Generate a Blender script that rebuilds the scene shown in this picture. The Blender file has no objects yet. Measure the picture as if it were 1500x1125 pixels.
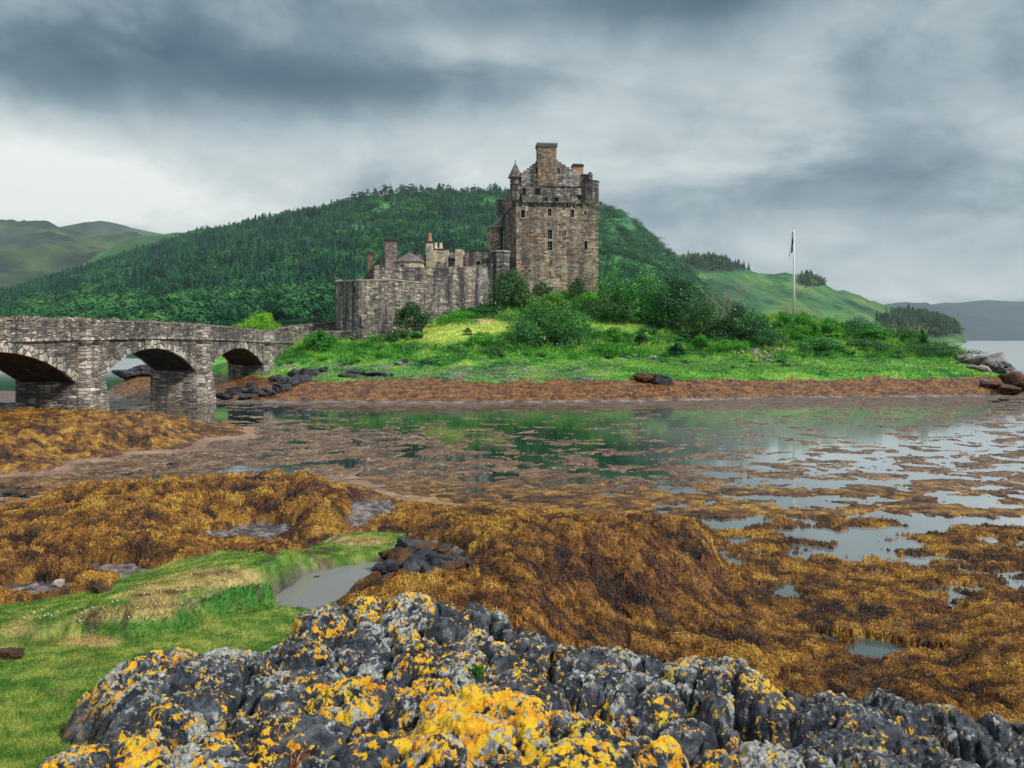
import bpy, math, random, time
import numpy as np
T0 = time.time()
R = math.radians
sc = bpy.context.scene
COL = sc.collection

# ------------------------------------------------------------------ camera
H = 5.2            # eye height above the loch (m)
FP = 1200.0        # focal length in pixels of the 1500 px wide photograph
HZ = 498.0         # row of the horizon
cam = bpy.data.cameras.new('camera')
cam.sensor_width = 36.0
cam.lens = FP / 1500.0 * 36.0
cam.shift_y = -(562.5 - HZ) / 1500.0
cam.clip_start = 0.1
cam.clip_end = 80000.0
cam_o = bpy.data.objects.new('camera', cam)
COL.objects.link(cam_o)
cam_o.location = (0, 0, H)
cam_o.rotation_euler = (R(90), 0, 0)
sc.camera = cam_o

# ------------------------------------------------------------------ world
SUN_AZ, SUN_EL = R(122), R(44)      # azimuth from +Y towards +X: behind the viewer's left shoulder
SKY_GAIN = 1.15
w = bpy.data.worlds.new("World"); sc.world = w; w.use_nodes = True
nt = w.node_tree; nt.nodes.clear()
def N(tree, typ, **kw):
    n = tree.nodes.new(typ)
    for k, v in kw.items(): setattr(n, k, v)
    return n
def M_(tree, op, a, b=None, c=None, clamp=False):
    n = tree.nodes.new('ShaderNodeMath'); n.operation = op; n.use_clamp = clamp
    for i, v in enumerate((a, b, c)):
        if v is None: continue
        if isinstance(v, (int, float)): n.inputs[i].default_value = v
        else: tree.links.new(v, n.inputs[i])
    return n.outputs[0]
def ramp(tree, fac, stops, interp='LINEAR'):
    n = tree.nodes.new('ShaderNodeValToRGB'); cr = n.color_ramp; cr.interpolation = interp
    while len(cr.elements) < len(stops): cr.elements.new(0.5)
    for e, (p, c) in zip(cr.elements, stops):
        e.position = p
        e.color = (c, c, c, 1) if isinstance(c, (int, float)) else (*c, 1)
    if fac is not None: tree.links.new(fac, n.inputs[0])
    return n.outputs[0]
def mixc(tree, fac, a, b, blend='MIX'):
    n = tree.nodes.new('ShaderNodeMix'); n.data_type = 'RGBA'; n.blend_type = blend
    for sock, v in ((n.inputs[0], fac), (n.inputs[6], a), (n.inputs[7], b)):
        if isinstance(v, (int, float)): sock.default_value = v
        elif isinstance(v, tuple): sock.default_value = (*v, 1) if len(v) == 3 else v
        else: tree.links.new(v, sock)
    return n.outputs[2]
def noise(tree, vec, scale, detail=4, rough=0.55, dist=0.0, out=0, ntype=None, lac=2.0):
    n = tree.nodes.new('ShaderNodeTexNoise')
    if ntype: n.noise_type = ntype
    n.inputs['Scale'].default_value = scale; n.inputs['Detail'].default_value = detail
    n.inputs['Roughness'].default_value = rough; n.inputs['Distortion'].default_value = dist
    n.inputs['Lacunarity'].default_value = lac
    if vec is not None: tree.links.new(vec, n.inputs['Vector'])
    return n.outputs[out]
def vscale(tree, vec, s):
    n = tree.nodes.new('ShaderNodeMapping'); n.inputs['Scale'].default_value = s
    tree.links.new(vec, n.inputs['Vector']); return n.outputs[0]

tc = N(nt, 'ShaderNodeTexCoord').outputs['Generated']
sep = N(nt, 'ShaderNodeSeparateXYZ'); nt.links.new(tc, sep.inputs[0])
dx, dy, dz = sep.outputs
az = M_(nt, 'ARCTAN2', dx, dy)
el = M_(nt, 'ARCSINE', dz)
zz = M_(nt, 'ADD', M_(nt, 'MAXIMUM', dz, 0.0), 0.34)
cmb = N(nt, 'ShaderNodeCombineXYZ')
nt.links.new(M_(nt, 'DIVIDE', dx, zz), cmb.inputs[0]); nt.links.new(M_(nt, 'DIVIDE', dy, zz), cmb.inputs[1])
cp = cmb.outputs[0]
n1 = noise(nt, vscale(nt, cp, (1.0, 1.25, 1)), 1.25, 9, 0.58, 0.45)
n2 = noise(nt, vscale(nt, cp, (1.2, 0.9, 1)), 4.2, 7, 0.6, 0.3)
wob = noise(nt, cp, 1.5, 6, 0.55)
# cloud masses of the overcast sky: (azimuth deg, elevation deg, width, height, amount)
def pd(u, v): 
    X, Z = (u - 750) / FP, (HZ - v) / FP
    return math.degrees(math.atan(X)), math.degrees(math.atan(Z / math.hypot(X, 1)))
blobs = []
def blob(u, v, ru, rv, amt):
    a, e = pd(u, v); blobs.append((a, e, ru / FP * 57, rv / FP * 57, amt))
blob(40, 265, 230, 75, 0.50); blob(250, 290, 170, 60, 0.15); blob(560, 235, 300, 50, 0.17)
blob(300, 80, 330, 60, -0.27); blob(60, 110, 130, 40, -0.20); blob(480, 130, 260, 35, -0.16)
blob(380, 215, 130, 55, -0.13); blob(500, 40, 200, 40, -0.08)
blob(670, 90, 75, 55, 0.18); blob(900, 160, 170, 110, 0.10); blob(1180, 190, 110, 60, 0.15); blob(1150, 50, 120, 60, 0.10)
blob(1010, 20, 150, 50, -0.24); blob(650, 0, 600, 35, -0.22); blob(1400, 100, 160, 90, -0.10); blob(1360, 265, 230, 45, -0.10); blob(1060, 290, 130, 50, -0.10)
blob(1080, 370, 200, 45, 0.14); blob(1400, 420, 260, 22, 0.12); blob(1480, 320, 120, 40, -0.10)
blob(100, 20, 160, 40, 0.06)
azw = M_(nt, 'ADD', az, M_(nt, 'MULTIPLY', M_(nt, 'SUBTRACT', wob, 0.5), 0.42))
elw = M_(nt, 'ADD', el, M_(nt, 'MULTIPLY', M_(nt, 'SUBTRACT', n1, 0.5), 0.16))
tot = None
for a, e, sa, se, amt in blobs:
    qa = M_(nt, 'POWER', M_(nt, 'MULTIPLY', M_(nt, 'SUBTRACT', azw, R(a)), 1 / R(sa)), 2.0)
    qe = M_(nt, 'POWER', M_(nt, 'MULTIPLY', M_(nt, 'SUBTRACT', elw, R(e)), 1 / R(se)), 2.0)
    g = M_(nt, 'MULTIPLY', M_(nt, 'EXPONENT', M_(nt, 'MULTIPLY', M_(nt, 'ADD', qa, qe), -1.0)), amt)
    tot = g if tot is None else M_(nt, 'ADD', tot, g)
f = M_(nt, 'ADD', tot, M_(nt, 'MULTIPLY', M_(nt, 'SUBTRACT', n1, 0.5), 1.05))
f = M_(nt, 'ADD', f, M_(nt, 'MULTIPLY', M_(nt, 'SUBTRACT', n2, 0.5), 0.42))
# overhead the overcast is thinner and brighter, so the light falls mostly from above
f = M_(nt, 'ADD', M_(nt, 'MULTIPLY', f, 1.15), 0.53)
f = M_(nt, 'ADD', f, M_(nt, 'MULTIPLY', M_(nt, 'SMOOTH_MIN', M_(nt, 'MAXIMUM', M_(nt, 'SUBTRACT', dz, 0.45), 0.0), 0.4, 0.1), 0.9))
cloud = ramp(nt, f, [(0.0, (.04, .085, .125)), (0.22, (.095, .15, .195)), (0.42, (.21, .28, .32)),
                     (0.58, (.36, .42, .445)), (0.78, (.52, .56, .56)), (1.0, (.72, .74, .71))])
sky = N(nt, 'ShaderNodeTexSky', sky_type='NISHITA', sun_disc=False, sun_elevation=SUN_EL, sun_rotation=SUN_AZ)
bg1 = N(nt, 'ShaderNodeBackground'); nt.links.new(sky.outputs[0], bg1.inputs[0]); bg1.inputs[1].default_value = 0.06
bg2 = N(nt, 'ShaderNodeBackground'); nt.links.new(cloud, bg2.inputs[0]); bg2.inputs[1].default_value = SKY_GAIN
mx = N(nt, 'ShaderNodeMixShader'); mx.inputs[0].default_value = 0.95
nt.links.new(bg1.outputs[0], mx.inputs[1]); nt.links.new(bg2.outputs[0], mx.inputs[2])
nt.links.new(mx.outputs[0], N(nt, 'ShaderNodeOutputWorld').inputs[0])
w.cycles.sampling_method = 'MANUAL'; w.cycles.sample_map_resolution = 512

# ------------------------------------------------------------------ sun behind thin cloud
sun = bpy.data.lights.new('sun', 'SUN'); sun.energy = 3.0; sun.angle = R(10); sun.color = (1.0, 0.95, 0.86)
so = bpy.data.objects.new('sun', sun); COL.objects.link(so)
so.rotation_euler = (math.pi / 2 - SUN_EL, 0, -SUN_AZ + math.pi)
# the lamp's -Z axis must point from the sun to the scene
from mathutils import Vector
sd = Vector((math.sin(SUN_AZ) * math.cos(SUN_EL), math.cos(SUN_AZ) * math.cos(SUN_EL), math.sin(SUN_EL)))
so.rotation_euler = sd.to_track_quat('Z', 'Y').to_euler()
so.location = (-40, -40, 80)
sc.view_settings.view_transform = 'Standard'; sc.view_settings.look = 'None'
sc.view_settings.exposure = 0.24; sc.view_settings.gamma = 1.0
sc.cycles.use_denoising = True
sc.cycles.max_bounces = 6; sc.cycles.diffuse_bounces = 3; sc.cycles.glossy_bounces = 3
sc.cycles.transparent_max_bounces = 4; sc.cycles.volume_bounces = 0
sc.cycles.caustics_reflective = False; sc.cycles.caustics_refractive = False
sc.cycles.use_adaptive_sampling = True; sc.cycles.adaptive_threshold = 0.02

# ------------------------------------------------------------------ helpers
rng = np.random.default_rng(7)
def W(u, v, z):
    """world X, Y of the point at height z seen on column u, row v of the survey grid"""
    Y = (H - z) * FP / (v - HZ)
    return (u - 750) / FP * Y, Y
def at(u, v, Y):
    return ((u - 750) / FP * Y, Y, H + (HZ - v) / FP * Y)

def _h(ix, iy, iz, seed):
    n = (ix.astype(np.int64) * 374761393 + iy.astype(np.int64) * 668265263 + iz * 2147483647 + seed * 974634777) & 0xffffffff
    n = ((n ^ (n >> 13)) * 1274126177) & 0xffffffff
    return (n ^ (n >> 16)) & 0xffff
_G = np.stack([np.cos(np.arange(256) / 256 * 2 * np.pi), np.sin(np.arange(256) / 256 * 2 * np.pi)], 1).astype(np.float32)
def perlin(x, y, seed=0):
    xi = np.floor(x); yi = np.floor(y); fx = (x - xi).astype(np.float32); fy = (y - yi).astype(np.float32)
    xi = xi.astype(np.int64); yi = yi.astype(np.int64)
    def g(i, j):
        q = _G[_h(xi + i, yi + j, 0, seed) & 255]
        return q[..., 0] * (fx - i) + q[..., 1] * (fy - j)
    u = fx * fx * fx * (fx * (fx * 6 - 15) + 10); v = fy * fy * fy * (fy * (fy * 6 - 15) + 10)
    a = g(0, 0); b = g(1, 0); c = g(0, 1); d = g(1, 1)
    return ((a + u * (b - a)) * (1 - v) + (c + u * (d - c)) * v) * 1.5
def fbm(x, y, octv=5, seed=0, gain=0.5, lac=2.03):
    s = 0; a = 1.0; t = 0
    for o in range(octv):
        s = s + a * perlin(x, y, seed + o); t += a; a *= gain; x = x * lac + 13.7; y = y * lac + 7.1
    return s / t
def billow(x, y, octv=3, seed=0, gain=0.5):
    s = 0; a = 1.0; t = 0
    for o in range(octv):
        s = s + a * np.minimum(1, np.abs(perlin(x, y, seed + o)) * 2.2); t += a; a *= gain; x = x * 2.1 + 5.3; y = y * 2.1 + 1.7
    return s / t
def worley(x, y, seed=0):
    xi = np.floor(x).astype(np.int64); yi = np.floor(y).astype(np.int64)
    f1 = np.full(x.shape, 9.0); f2 = f1.copy(); idc = np.zeros(x.shape, np.int64)
    for i in (-1, 0, 1):
        for j in (-1, 0, 1):
            h1 = _h(xi + i, yi + j, 1, seed) / 65536.0; h2 = _h(xi + i, yi + j, 2, seed) / 65536.0
            d = (xi + i + h1 - x) ** 2 + (yi + j + h2 - y) ** 2
            m = d < f1
            f2 = np.where(m, f1, np.minimum(f2, d)); idc = np.where(m, _h(xi + i, yi + j, 3, seed), idc); f1 = np.where(m, d, f1)
    return np.sqrt(f1), np.sqrt(f2), idc / 65536.0
def sstep(a, b, x):
    t = np.clip((x - a) / (b - a), 0, 1); return t * t * (3 - 2 * t)
def lerp(a, b, t): return a + (b - a) * t
def lerpc(a, b, t):
    a = np.asarray(a, float); b = np.asarray(b, float)
    t = np.asarray(t)[..., None]; return a * (1 - t) + b * t
def inpoly(px, py, poly):
    """signed distance-like measure: positive inside, in units of the input"""
    px = px.ravel(); py = py.ravel(); n = len(poly)
    d = np.full(px.shape, 1e9); c = np.zeros(px.shape, bool)
    for i in range(n):
        x1, y1 = poly[i]; x2, y2 = poly[(i + 1) % n]
        ex, ey = x2 - x1, y2 - y1
        t = np.clip(((px - x1) * ex + (py - y1) * ey) / (ex * ex + ey * ey + 1e-9), 0, 1)
        d = np.minimum(d, (px - x1 - t * ex) ** 2 + (py - y1 - t * ey) ** 2)
        if y1 != y2:
            c ^= ((y1 > py) != (y2 > py)) & (px < (x2 - x1) * (py - y1) / (y2 - y1) + x1)
    d = np.sqrt(d); return np.where(c, d, -d)

def mesh_np(name, V, F, mat=None, col=None, parent=None, smooth=True, attrs=None):
    me = bpy.data.meshes.new(name)
    V = np.ascontiguousarray(V, np.float32); F = np.ascontiguousarray(F, np.int32)
    me.vertices.add(len(V)); me.vertices.foreach_set('co', V.ravel())
    me.loops.add(F.size); me.loops.foreach_set('vertex_index', F.ravel())
    me.polygons.add(len(F)); me.polygons.foreach_set('loop_start', np.arange(0, F.size, F.shape[1], dtype=np.int32))
    me.update(calc_edges=True)
    me.polygons.foreach_set('use_smooth', np.full(len(F), smooth, bool))
    if col is not None:
        a = me.color_attributes.new('Col', 'FLOAT_COLOR', 'POINT')
        c = np.ones((len(V), 4), np.float32); c[:, :3] = col; a.data.foreach_set('color', c.ravel())
    for k, v in (attrs or {}).items():
        a = me.attributes.new(k, 'FLOAT', 'POINT'); a.data.foreach_set('value', np.ascontiguousarray(v, np.float32).ravel())
    if mat: me.materials.append(mat)
    o = bpy.data.objects.new(name, me); COL.objects.link(o)
    if parent: o.parent = parent
    return o
def grid_faces(nr, nc, keep=None):
    i = np.arange(nr * nc).reshape(nr, nc)
    F = np.stack([i[:-1, :-1], i[:-1, 1:], i[1:, 1:], i[1:, :-1]], -1).reshape(-1, 4)
    if keep is not None: F = F[keep.reshape(-1)]
    return F
def compact(V, F, *arrs):
    used = np.unique(F); m = np.full(len(V), -1, np.int64); m[used] = np.arange(len(used))
    return (V[used], m[F]) + tuple(a[used] for a in arrs)
def tag(o, label=None, cat=None, group=None, kind=None):
    if label: o['label'] = label
    if cat: o['category'] = cat
    if group: o['group'] = group
    if kind: o['kind'] = kind
    return o
def empty(name, loc, label, cat, group=None, rz=0):
    o = bpy.data.objects.new(name, None); COL.objects.link(o); o.location = loc; o.rotation_euler = (0, 0, rz)
    o.empty_display_size = 0.3
    bpy_updates.append(o)
    return tag(o, label, cat, group)
bpy_updates = []

# ------------------------------------------------------------------ materials
def newmat(name):
    m = bpy.data.materials.new(name); m.use_nodes = True
    t = m.node_tree; t.nodes.clear()
    out = t.nodes.new('ShaderNodeOutputMaterial'); b = t.nodes.new('ShaderNodeBsdfPrincipled')
    t.links.new(b.outputs[0], out.inputs[0]); b.inputs['Specular IOR Level'].default_value = 0.3
    return m, t, b, out
def coords(t, kind='Object'): return t.nodes.new('ShaderNodeTexCoord').outputs[kind]
def attr(t, name):
    n = t.nodes.new('ShaderNodeAttribute'); n.attribute_name = name; return n.outputs['Color'] if name == 'Col' else n.outputs['Fac']
def bump(t, b, h, strength, dist):
    n = t.nodes.new('ShaderNodeBump'); n.inputs['Strength'].default_value = strength; n.inputs['Distance'].default_value = dist
    t.links.new(h, n.inputs['Height']); t.links.new(n.outputs[0], b.inputs['Normal']); return n
def geopos(t): return t.nodes.new('ShaderNodeNewGeometry').outputs['Position']

def m_surface(name, scale, var=0.5, rough=0.9, bstr=0.6, bdist=0.02, detail=6, aniso=(1, 1, 1), spec=0.3):
    """surface coloured by the mesh's own Col attribute, broken up by noise"""
    m, t, b, _ = newmat(name); p = vscale(t, geopos(t), aniso)
    n_ = noise(t, p, scale, detail, 0.65)
    k = ramp(t, n_, [(0.25, 1 - var), (0.75, 1 + var)])
    t.links.new(mixc(t, 1.0, attr(t, 'Col'), k, 'MULTIPLY'), b.inputs['Base Color'])
    b.inputs['Roughness'].default_value = rough; b.inputs['Specular IOR Level'].default_value = spec
    bump(t, b, n_, bstr, bdist)
    return m
def m_leaf(name, trans=0.25, rough=0.6):
    m, t, b, out = newmat(name)
    c = attr(t, 'Col'); t.links.new(c, b.inputs['Base Color']); b.inputs['Roughness'].default_value = rough
    tr = t.nodes.new('ShaderNodeBsdfTranslucent'); t.links.new(c, tr.inputs[0])
    mx = t.nodes.new('ShaderNodeMixShader'); mx.inputs[0].default_value = trans
    t.links.new(b.outputs[0], mx.inputs[1]); t.links.new(tr.outputs[0], mx.inputs[2]); t.links.new(mx.outputs[0], out.inputs[0])
    return m
def m_plain(name, c, rough=0.8, var=0.25, scale=3.0, metal=0.0, bstr=0.0):
    m, t, b, _ = newmat(name)
    n_ = noise(t, coords(t), scale, 5, 0.6)
    k = ramp(t, n_, [(0.3, 1 - var), (0.7, 1 + var)])
    t.links.new(mixc(t, 1.0, c, k, 'MULTIPLY'), b.inputs['Base Color']); b.inputs['Roughness'].default_value = rough
    b.inputs['Metallic'].default_value = metal
    if bstr: bump(t, b, n_, bstr, 0.05)
    return m
def m_stone(name, cols, sx=2.0, sz=4.6, mortar=(.20, .19, .17), stain=0.6, stainc=(.03, .035, .05), white=0.0, bstr=0.9, grime=0.5, blotch=0.0):
    """coursed rubble: stretched cells with their own colour, joints, vertical damp stains"""
    m, t, b, _ = newmat(name)
    p0 = geopos(t)
    wn = noise(t, p0, 1.3, 3, 0.5, out=1)
    va = t.nodes.new('ShaderNodeVectorMath'); va.operation = 'MULTIPLY_ADD'
    t.links.new(wn, va.inputs[0]); va.inputs[1].default_value = (.35, .35, .22); t.links.new(p0, va.inputs[2])
    p = vscale(t, va.outputs[0], (sx, sx, sz))
    v = t.nodes.new('ShaderNodeTexVoronoi'); v.inputs['Scale'].default_value = 1.0; v.inputs['Randomness'].default_value = .78; t.links.new(p, v.inputs['Vector'])
    ve = t.nodes.new('ShaderNodeTexVoronoi'); ve.feature = 'DISTANCE_TO_EDGE'; ve.inputs['Scale'].default_value = 1.0; ve.inputs['Randomness'].default_value = .78; t.links.new(p, ve.inputs['Vector'])
    s3 = t.nodes.new('ShaderNodeSeparateColor'); t.links.new(v.outputs['Color'], s3.inputs[0])
    base = ramp(t, s3.outputs[0], [(i / (len(cols) - 1), c) for i, c in enumerate(cols)])
    big = noise(t, p0, 0.22, 5, 0.6)
    base = mixc(t, ramp(t, big, [(0.42, 0.0), (0.62, 0.6)]), base, mixc(t, 0.5, base, cols[-1]))
    if blotch:
        for sc_, cc in ((.33, (.10, .10, .115)), (.27, (.40, .23, .14)), (.45, (.46, .42, .36))):
            nb_ = noise(t, vscale(t, p0, (1, 1, 1.6)), sc_, 6, .68, .4); base = mixc(t, M_(t, 'MULTIPLY', ramp(t, nb_, [(.52, 0), (.60, 1)]), blotch), base, mixc(t, .55, base, cc))
    k = ramp(t, noise(t, p0, 6, 6, 0.7), [(0.25, 0.6), (0.75, 1.4)])
    base = mixc(t, 1.0, base, k, 'MULTIPLY')
    base = mixc(t, 1.0, base, ramp(t, s3.outputs[1], [(0, 0.45), (0.5, 1.0), (1, 1.5)]), 'MULTIPLY')
    j = ramp(t, ve.outputs['Distance'], [(0.03, 1.0), (0.09, 0.0)])
    base = mixc(t, M_(t, 'MULTIPLY', j, 0.75), base, mortar)
    ps = vscale(t, p0, (1.1, 1.1, 0.10))
    st = noise(t, ps, 1.0, 6, 0.62)
    base = mixc(t, M_(t, 'MULTIPLY', ramp(t, st, [(0.5 - 0.12 * grime, 0.0), (0.66 - 0.1 * grime, 1.0)]), stain), base, stainc)
    if white:
        sw = noise(t, vscale(t, p0, (1.7, 1.7, 0.22)), 1.3, 6, 0.6)
        base = mixc(t, M_(t, 'MULTIPLY', ramp(t, sw, [(0.6, 0.0), (0.68, 1.0)]), white), base, (.55, .54, .48))
    t.links.new(base, b.inputs['Base Color']); b.inputs['Roughness'].default_value = 0.92
    hh = M_(t, 'ADD', M_(t, 'MULTIPLY', ramp(t, ve.outputs['Distance'], [(0.0, 0.0), (0.14, 1.0)]), 1.0), M_(t, 'MULTIPLY', noise(t, p0, 9, 5, 0.7), 0.8))
    bump(t, b, hh, bstr, 0.06)
    return m
# ================================================================== TERRAIN OF THE SHORE AND ISLAND
# heights (m above the tide) along lines of sight; each list is (distance, height)
PROF = {
 -1500: [(2,2.6),(6,2.1),(11,1.6),(16,.9),(25,.4),(32,.4),(40,1.2),(50,1.4),(60,1.0),(80,.5),(110,-.5),(150,-3)],
 -300: [(2,2.5),(5,2.2),(8,1.8),(11,1.5),(16,.8),(22,.3),(28,.05),(33,.4),(38,1.1),(46,1.5),(52,1.1),(58,.2),(64,-.3),(90,-.6),(150,-3)],
 0: [(2,2.5),(5,2.2),(6,2.05),(7,1.9),(8,1.76),(9.3,1.62),(11,1.42),(13,1.05),(16,.65),(20,.4),(25,.1),(28,-.06),(30.5,-.02),(33,.5),(37,.95),(42,1.15),(46,1.1),(49,.7),(54,-.05),(60,-.2),(72,-.04),(80,-.1),(84,-.6),(150,-3)],
 130: [(2,2.5),(5,2.2),(7,1.88),(9.3,1.6),(11.3,1.42),(13,1.25),(14.3,.95),(17,.65),(20,.55),(23,.45),(26,.1),(30,-.06),(34.5,0),(36.5,.55),(42,1.05),(46,.95),(50,.5),(56,-.3),(66,-.5),(90,-.9),(150,-3)],
 200: [(2,2.5),(5,2.2),(7,1.85),(9.3,1.6),(11.6,1.42),(13,1.3),(14.5,1.0),(17,.7),(20,.6),(23,.5),(26,.12),(30,-.05),(37,.0),(39,.55),(44,.95),(48,.6),(52,-.25),(66,-.3),(71,.05),(76,.75),(80,1.0),(85,1.55),(90,.8),(96,-.8),(150,-3)],
 320: [(2,2.4),(5,2.1),(7,1.75),(9.3,1.5),(11.6,1.35),(13,1.4),(15,1.25),(17,.7),(20,.5),(23,.55),(26,.4),(29,.05),(33,-.06),(42,-.02),(44,.35),(48,.3),(52,-.35),(66,-.4),(69,.05),(76,.5),(83,1.0),(88,2.4),(97,4.2),(110,3.2),(125,-.5),(150,-3)],
 400: [(2,2.4),(6,1.9),(10,1.42),(12,1.3),(14,1.35),(15.5,1.1),(17,.75),(20,.5),(23,.5),(26,.6),(29,.08),(33,-.05),(50,-.1),(64,-.35),(67.5,.0),(71,.5),(78,1.2),(84,1.9),(88,3.1),(95,4.6),(104,5.5),(118,5),(135,-1),(160,-3)],
 500: [(2,2.2),(6,1.8),(10,1.3),(13,1.2),(15,1.15),(17,1.05),(19,.95),(22,.7),(26,.35),(30,.05),(34,-.08),(64,-.3),(67,0),(75,1.2),(80,2.0),(88,3.4),(95,4.6),(105,5.7),(112,6.2),(128,3),(150,-3)],
 600: [(2,2.0),(6,1.6),(9,1.3),(11.5,1.3),(13,1.3),(14.5,1.28),(16.5,1.15),(18,.9),(20,.6),(24,.25),(28,-.02),(34,-.1),(64,-.3),(66.5,0),(75,1.3),(82,2.4),(90,4.0),(98,5.6),(106,6.6),(113,8.2),(124,8),(150,-3)],
 680: [(2,2.0),(7,1.5),(11.5,1.35),(13,1.35),(15,1.42),(17,1.2),(19,.8),(22,.35),(26,.02),(34,-.1),(64,-.3),(66.5,0),(75,1.3),(83,2.5),(90,4.0),(98,6),(106,8.0),(112,9.6),(124,10),(155,-3)],
 760: [(2,2.0),(7,1.3),(9,1.35),(11.5,1.4),(13,1.42),(15,1.45),(17,1.2),(19,.75),(22,.3),(25,0),(34,-.12),(64,-.3),(67,0),(75,1.25),(84,2.6),(91,4.1),(98,6),(106,8.8),(112,11),(126,11.5),(155,-3)],
 850: [(2,1.8),(7,.8),(10,.55),(12.5,.7),(14,1.1),(15.5,1.25),(17,1.1),(18.5,.8),(21.5,.25),(25,-.03),(34,-.12),(64,-.3),(67.5,0),(75,1.2),(84,2.6),(91,4.1),(98,6),(106,9.2),(112,12),(126,12),(160,-3)],
 930: [(2,1.6),(7,.6),(11,.35),(13.3,.45),(14.8,.95),(16.5,1.1),(18,.95),(20.5,.25),(24,-.03),(34,-.12),(65,-.3),(68.5,0),(75,1.1),(85,2.8),(92,4.0),(98,5.5),(106,8.5),(112,10.5),(122,10),(155,-3)],
 1010: [(2,1.5),(7,.5),(11.5,.28),(14.5,.32),(16,.8),(17.5,.95),(19.5,.4),(22,.02),(30,-.12),(66,-.3),(70,0),(76,1.1),(85,2.8),(92,4),(98,5.5),(105,7),(112,8.0),(125,6),(150,-3)],
 1070: [(2,1.5),(7,.4),(11.5,.25),(15,.16),(17,.2),(20,-.03),(24,-.08),(34,-.12),(67,-.3),(71,0),(77,1.2),(85,2.9),(92,4.1),(98,5.6),(105,7.2),(112,8.2),(125,6),(150,-3)],
 1163: [(2,1.5),(7,.4),(11.5,.22),(13,.12),(15,.03),(18,-.06),(22,-.08),(34,-.12),(69,-.3),(73,0),(78,1.1),(85,3),(92,4.2),(98,5.8),(105,7.5),(112,8.6),(125,6),(150,-3)],
 1300: [(2,1.5),(7,.4),(11.5,.16),(13.5,.05),(15.5,-.03),(18,-.07),(22,-.09),(34,-.12),(70,-.3),(74,0),(79,1.15),(86,3),(92,4),(98,5.2),(104,6.3),(109,6.2),(122,3),(140,-3)],
 1400: [(2,1.5),(7,.4),(11.5,.16),(13.5,.05),(15.5,-.03),(18,-.07),(22,-.09),(34,-.12),(71,-.3),(75,0),(80,1.1),(83,2.0),(87,2.8),(92,3.7),(97,4.2),(103,3),(114,-1),(140,-3)],
 1450: [(2,1.5),(7,.4),(11.5,.22),(15,.12),(22,-.04),(34,-.12),(72,-.3),(75.5,0),(80,1.1),(83,1.8),(86,2.3),(90,2.6),(95,1.4),(101,-1),(140,-3)],
 1500: [(2,1.5),(7,.4),(15,.12),(22,-.04),(34,-.12),(72,-.3),(75.5,0),(79,.9),(82,1.45),(86,1.6),(90,.7),(95,-1),(140,-3)],
 1900: [(2,1.5),(7,.4),(15,.12),(22,-.04),(34,-.12),(70,-.3),(74,0),(79,.9),(84,1.2),(88,.4),(93,-1),(140,-3)],
 3000: [(2,1.5),(7,.4),(15,.12),(22,-.04),(34,-.12),(70,-.3),(74,0),(79,.9),(84,1.2),(88,.4),(93,-1),(140,-3)],
}
PK = sorted(PROF)
ROWS = np.exp(np.linspace(math.log(2.0), math.log(158.0), 1150))
US = np.concatenate([np.linspace(-1500, -62, 70), np.linspace(-60, 1560, 1060), np.linspace(1564, 3000, 70)])
def base_table():
    T = np.stack([np.interp(ROWS, [a for a, b in PROF[k]], [b for a, b in PROF[k]]) for k in PK])   # k, rows
    # soften the corners of the profiles
    for _ in range(5):
        T[:, 1:-1] = (T[:, :-2] + 2 * T[:, 1:-1] + T[:, 2:]) / 4
    idx = np.clip(np.searchsorted(PK, US) - 1, 0, len(PK) - 2)
    pk = np.array(PK, float)
    t = (US - pk[idx]) / (pk[idx + 1] - pk[idx]); t = t * t * (3 - 2 * t) * 0.6 + t * 0.4
    return T[idx].T * (1 - t) + T[idx + 1].T * t            # rows, cols
Z = base_table()
NR, NC = Z.shape
YY = np.repeat(ROWS[:, None], NC, 1); UU = np.repeat(US[None], NR, 0); XX = (UU - 750) / FP * YY
PY = HZ + (H - Z) * FP / YY
def warp(x, y, s, a, seed): return x + a * fbm(x * s, y * s, 3, seed), y + a * fbm(x * s + 40, y * s, 3, seed + 9)

# --- turf bank, channel and pool
BANK = [(-400,945),(0,945),(110,948),(200,945),(255,932),(285,908),(335,890),(400,877),(432,862),(450,846),(500,838),(545,827),(565,812)]
bw = [W(u, v, 1.42) for u, v in BANK]
xw, yw = warp(XX, YY, 1.6, 0.14, 70); x2, y2 = warp(XX, YY, 5.0, 0.05, 75); xw = xw + x2 - XX; yw = yw + y2 - YY
bank_d = np.full(Z.shape, -9.0)
sel = ROWS < 26; rs = np.where(sel)[0][-1] + 1
bank_d[:rs] = inpoly(xw[:rs], yw[:rs], bw + [(3, 24), (-30, 24)]).reshape(rs, NC)
ramp_up = np.interp(UU, [-100, 60, 160, 430, 480, 560], [.10, .12, .28, .30, .12, .05])
Z = Z + ramp_up * sstep(-.06, .12, bank_d) * (1 - 0.75 * sstep(.6, 2.6, bank_d))
POOL = [(372,892),(415,900),(455,899),(480,884),(512,862),(548,838),(556,824),(505,830),(455,842),(425,862),(395,880)]
pw = [W(u, v, 1.12) for u, v in POOL]
pool_d = np.full(Z.shape, -9.0)
pool_d[:rs] = inpoly(xw[:rs] * .6 + XX[:rs] * .4, yw[:rs] * .6 + YY[:rs] * .4, pw).reshape(rs, NC)
Z = lerp(Z, np.minimum(Z, 0.98), sstep(-.22, .02, pool_d))
CH = [W(u, v, 1.2) for u, v in [(400, 888), (330, 902), (290, 918), (245, 940)]]
ch_d = np.full(Z.shape, 9.0)
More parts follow.
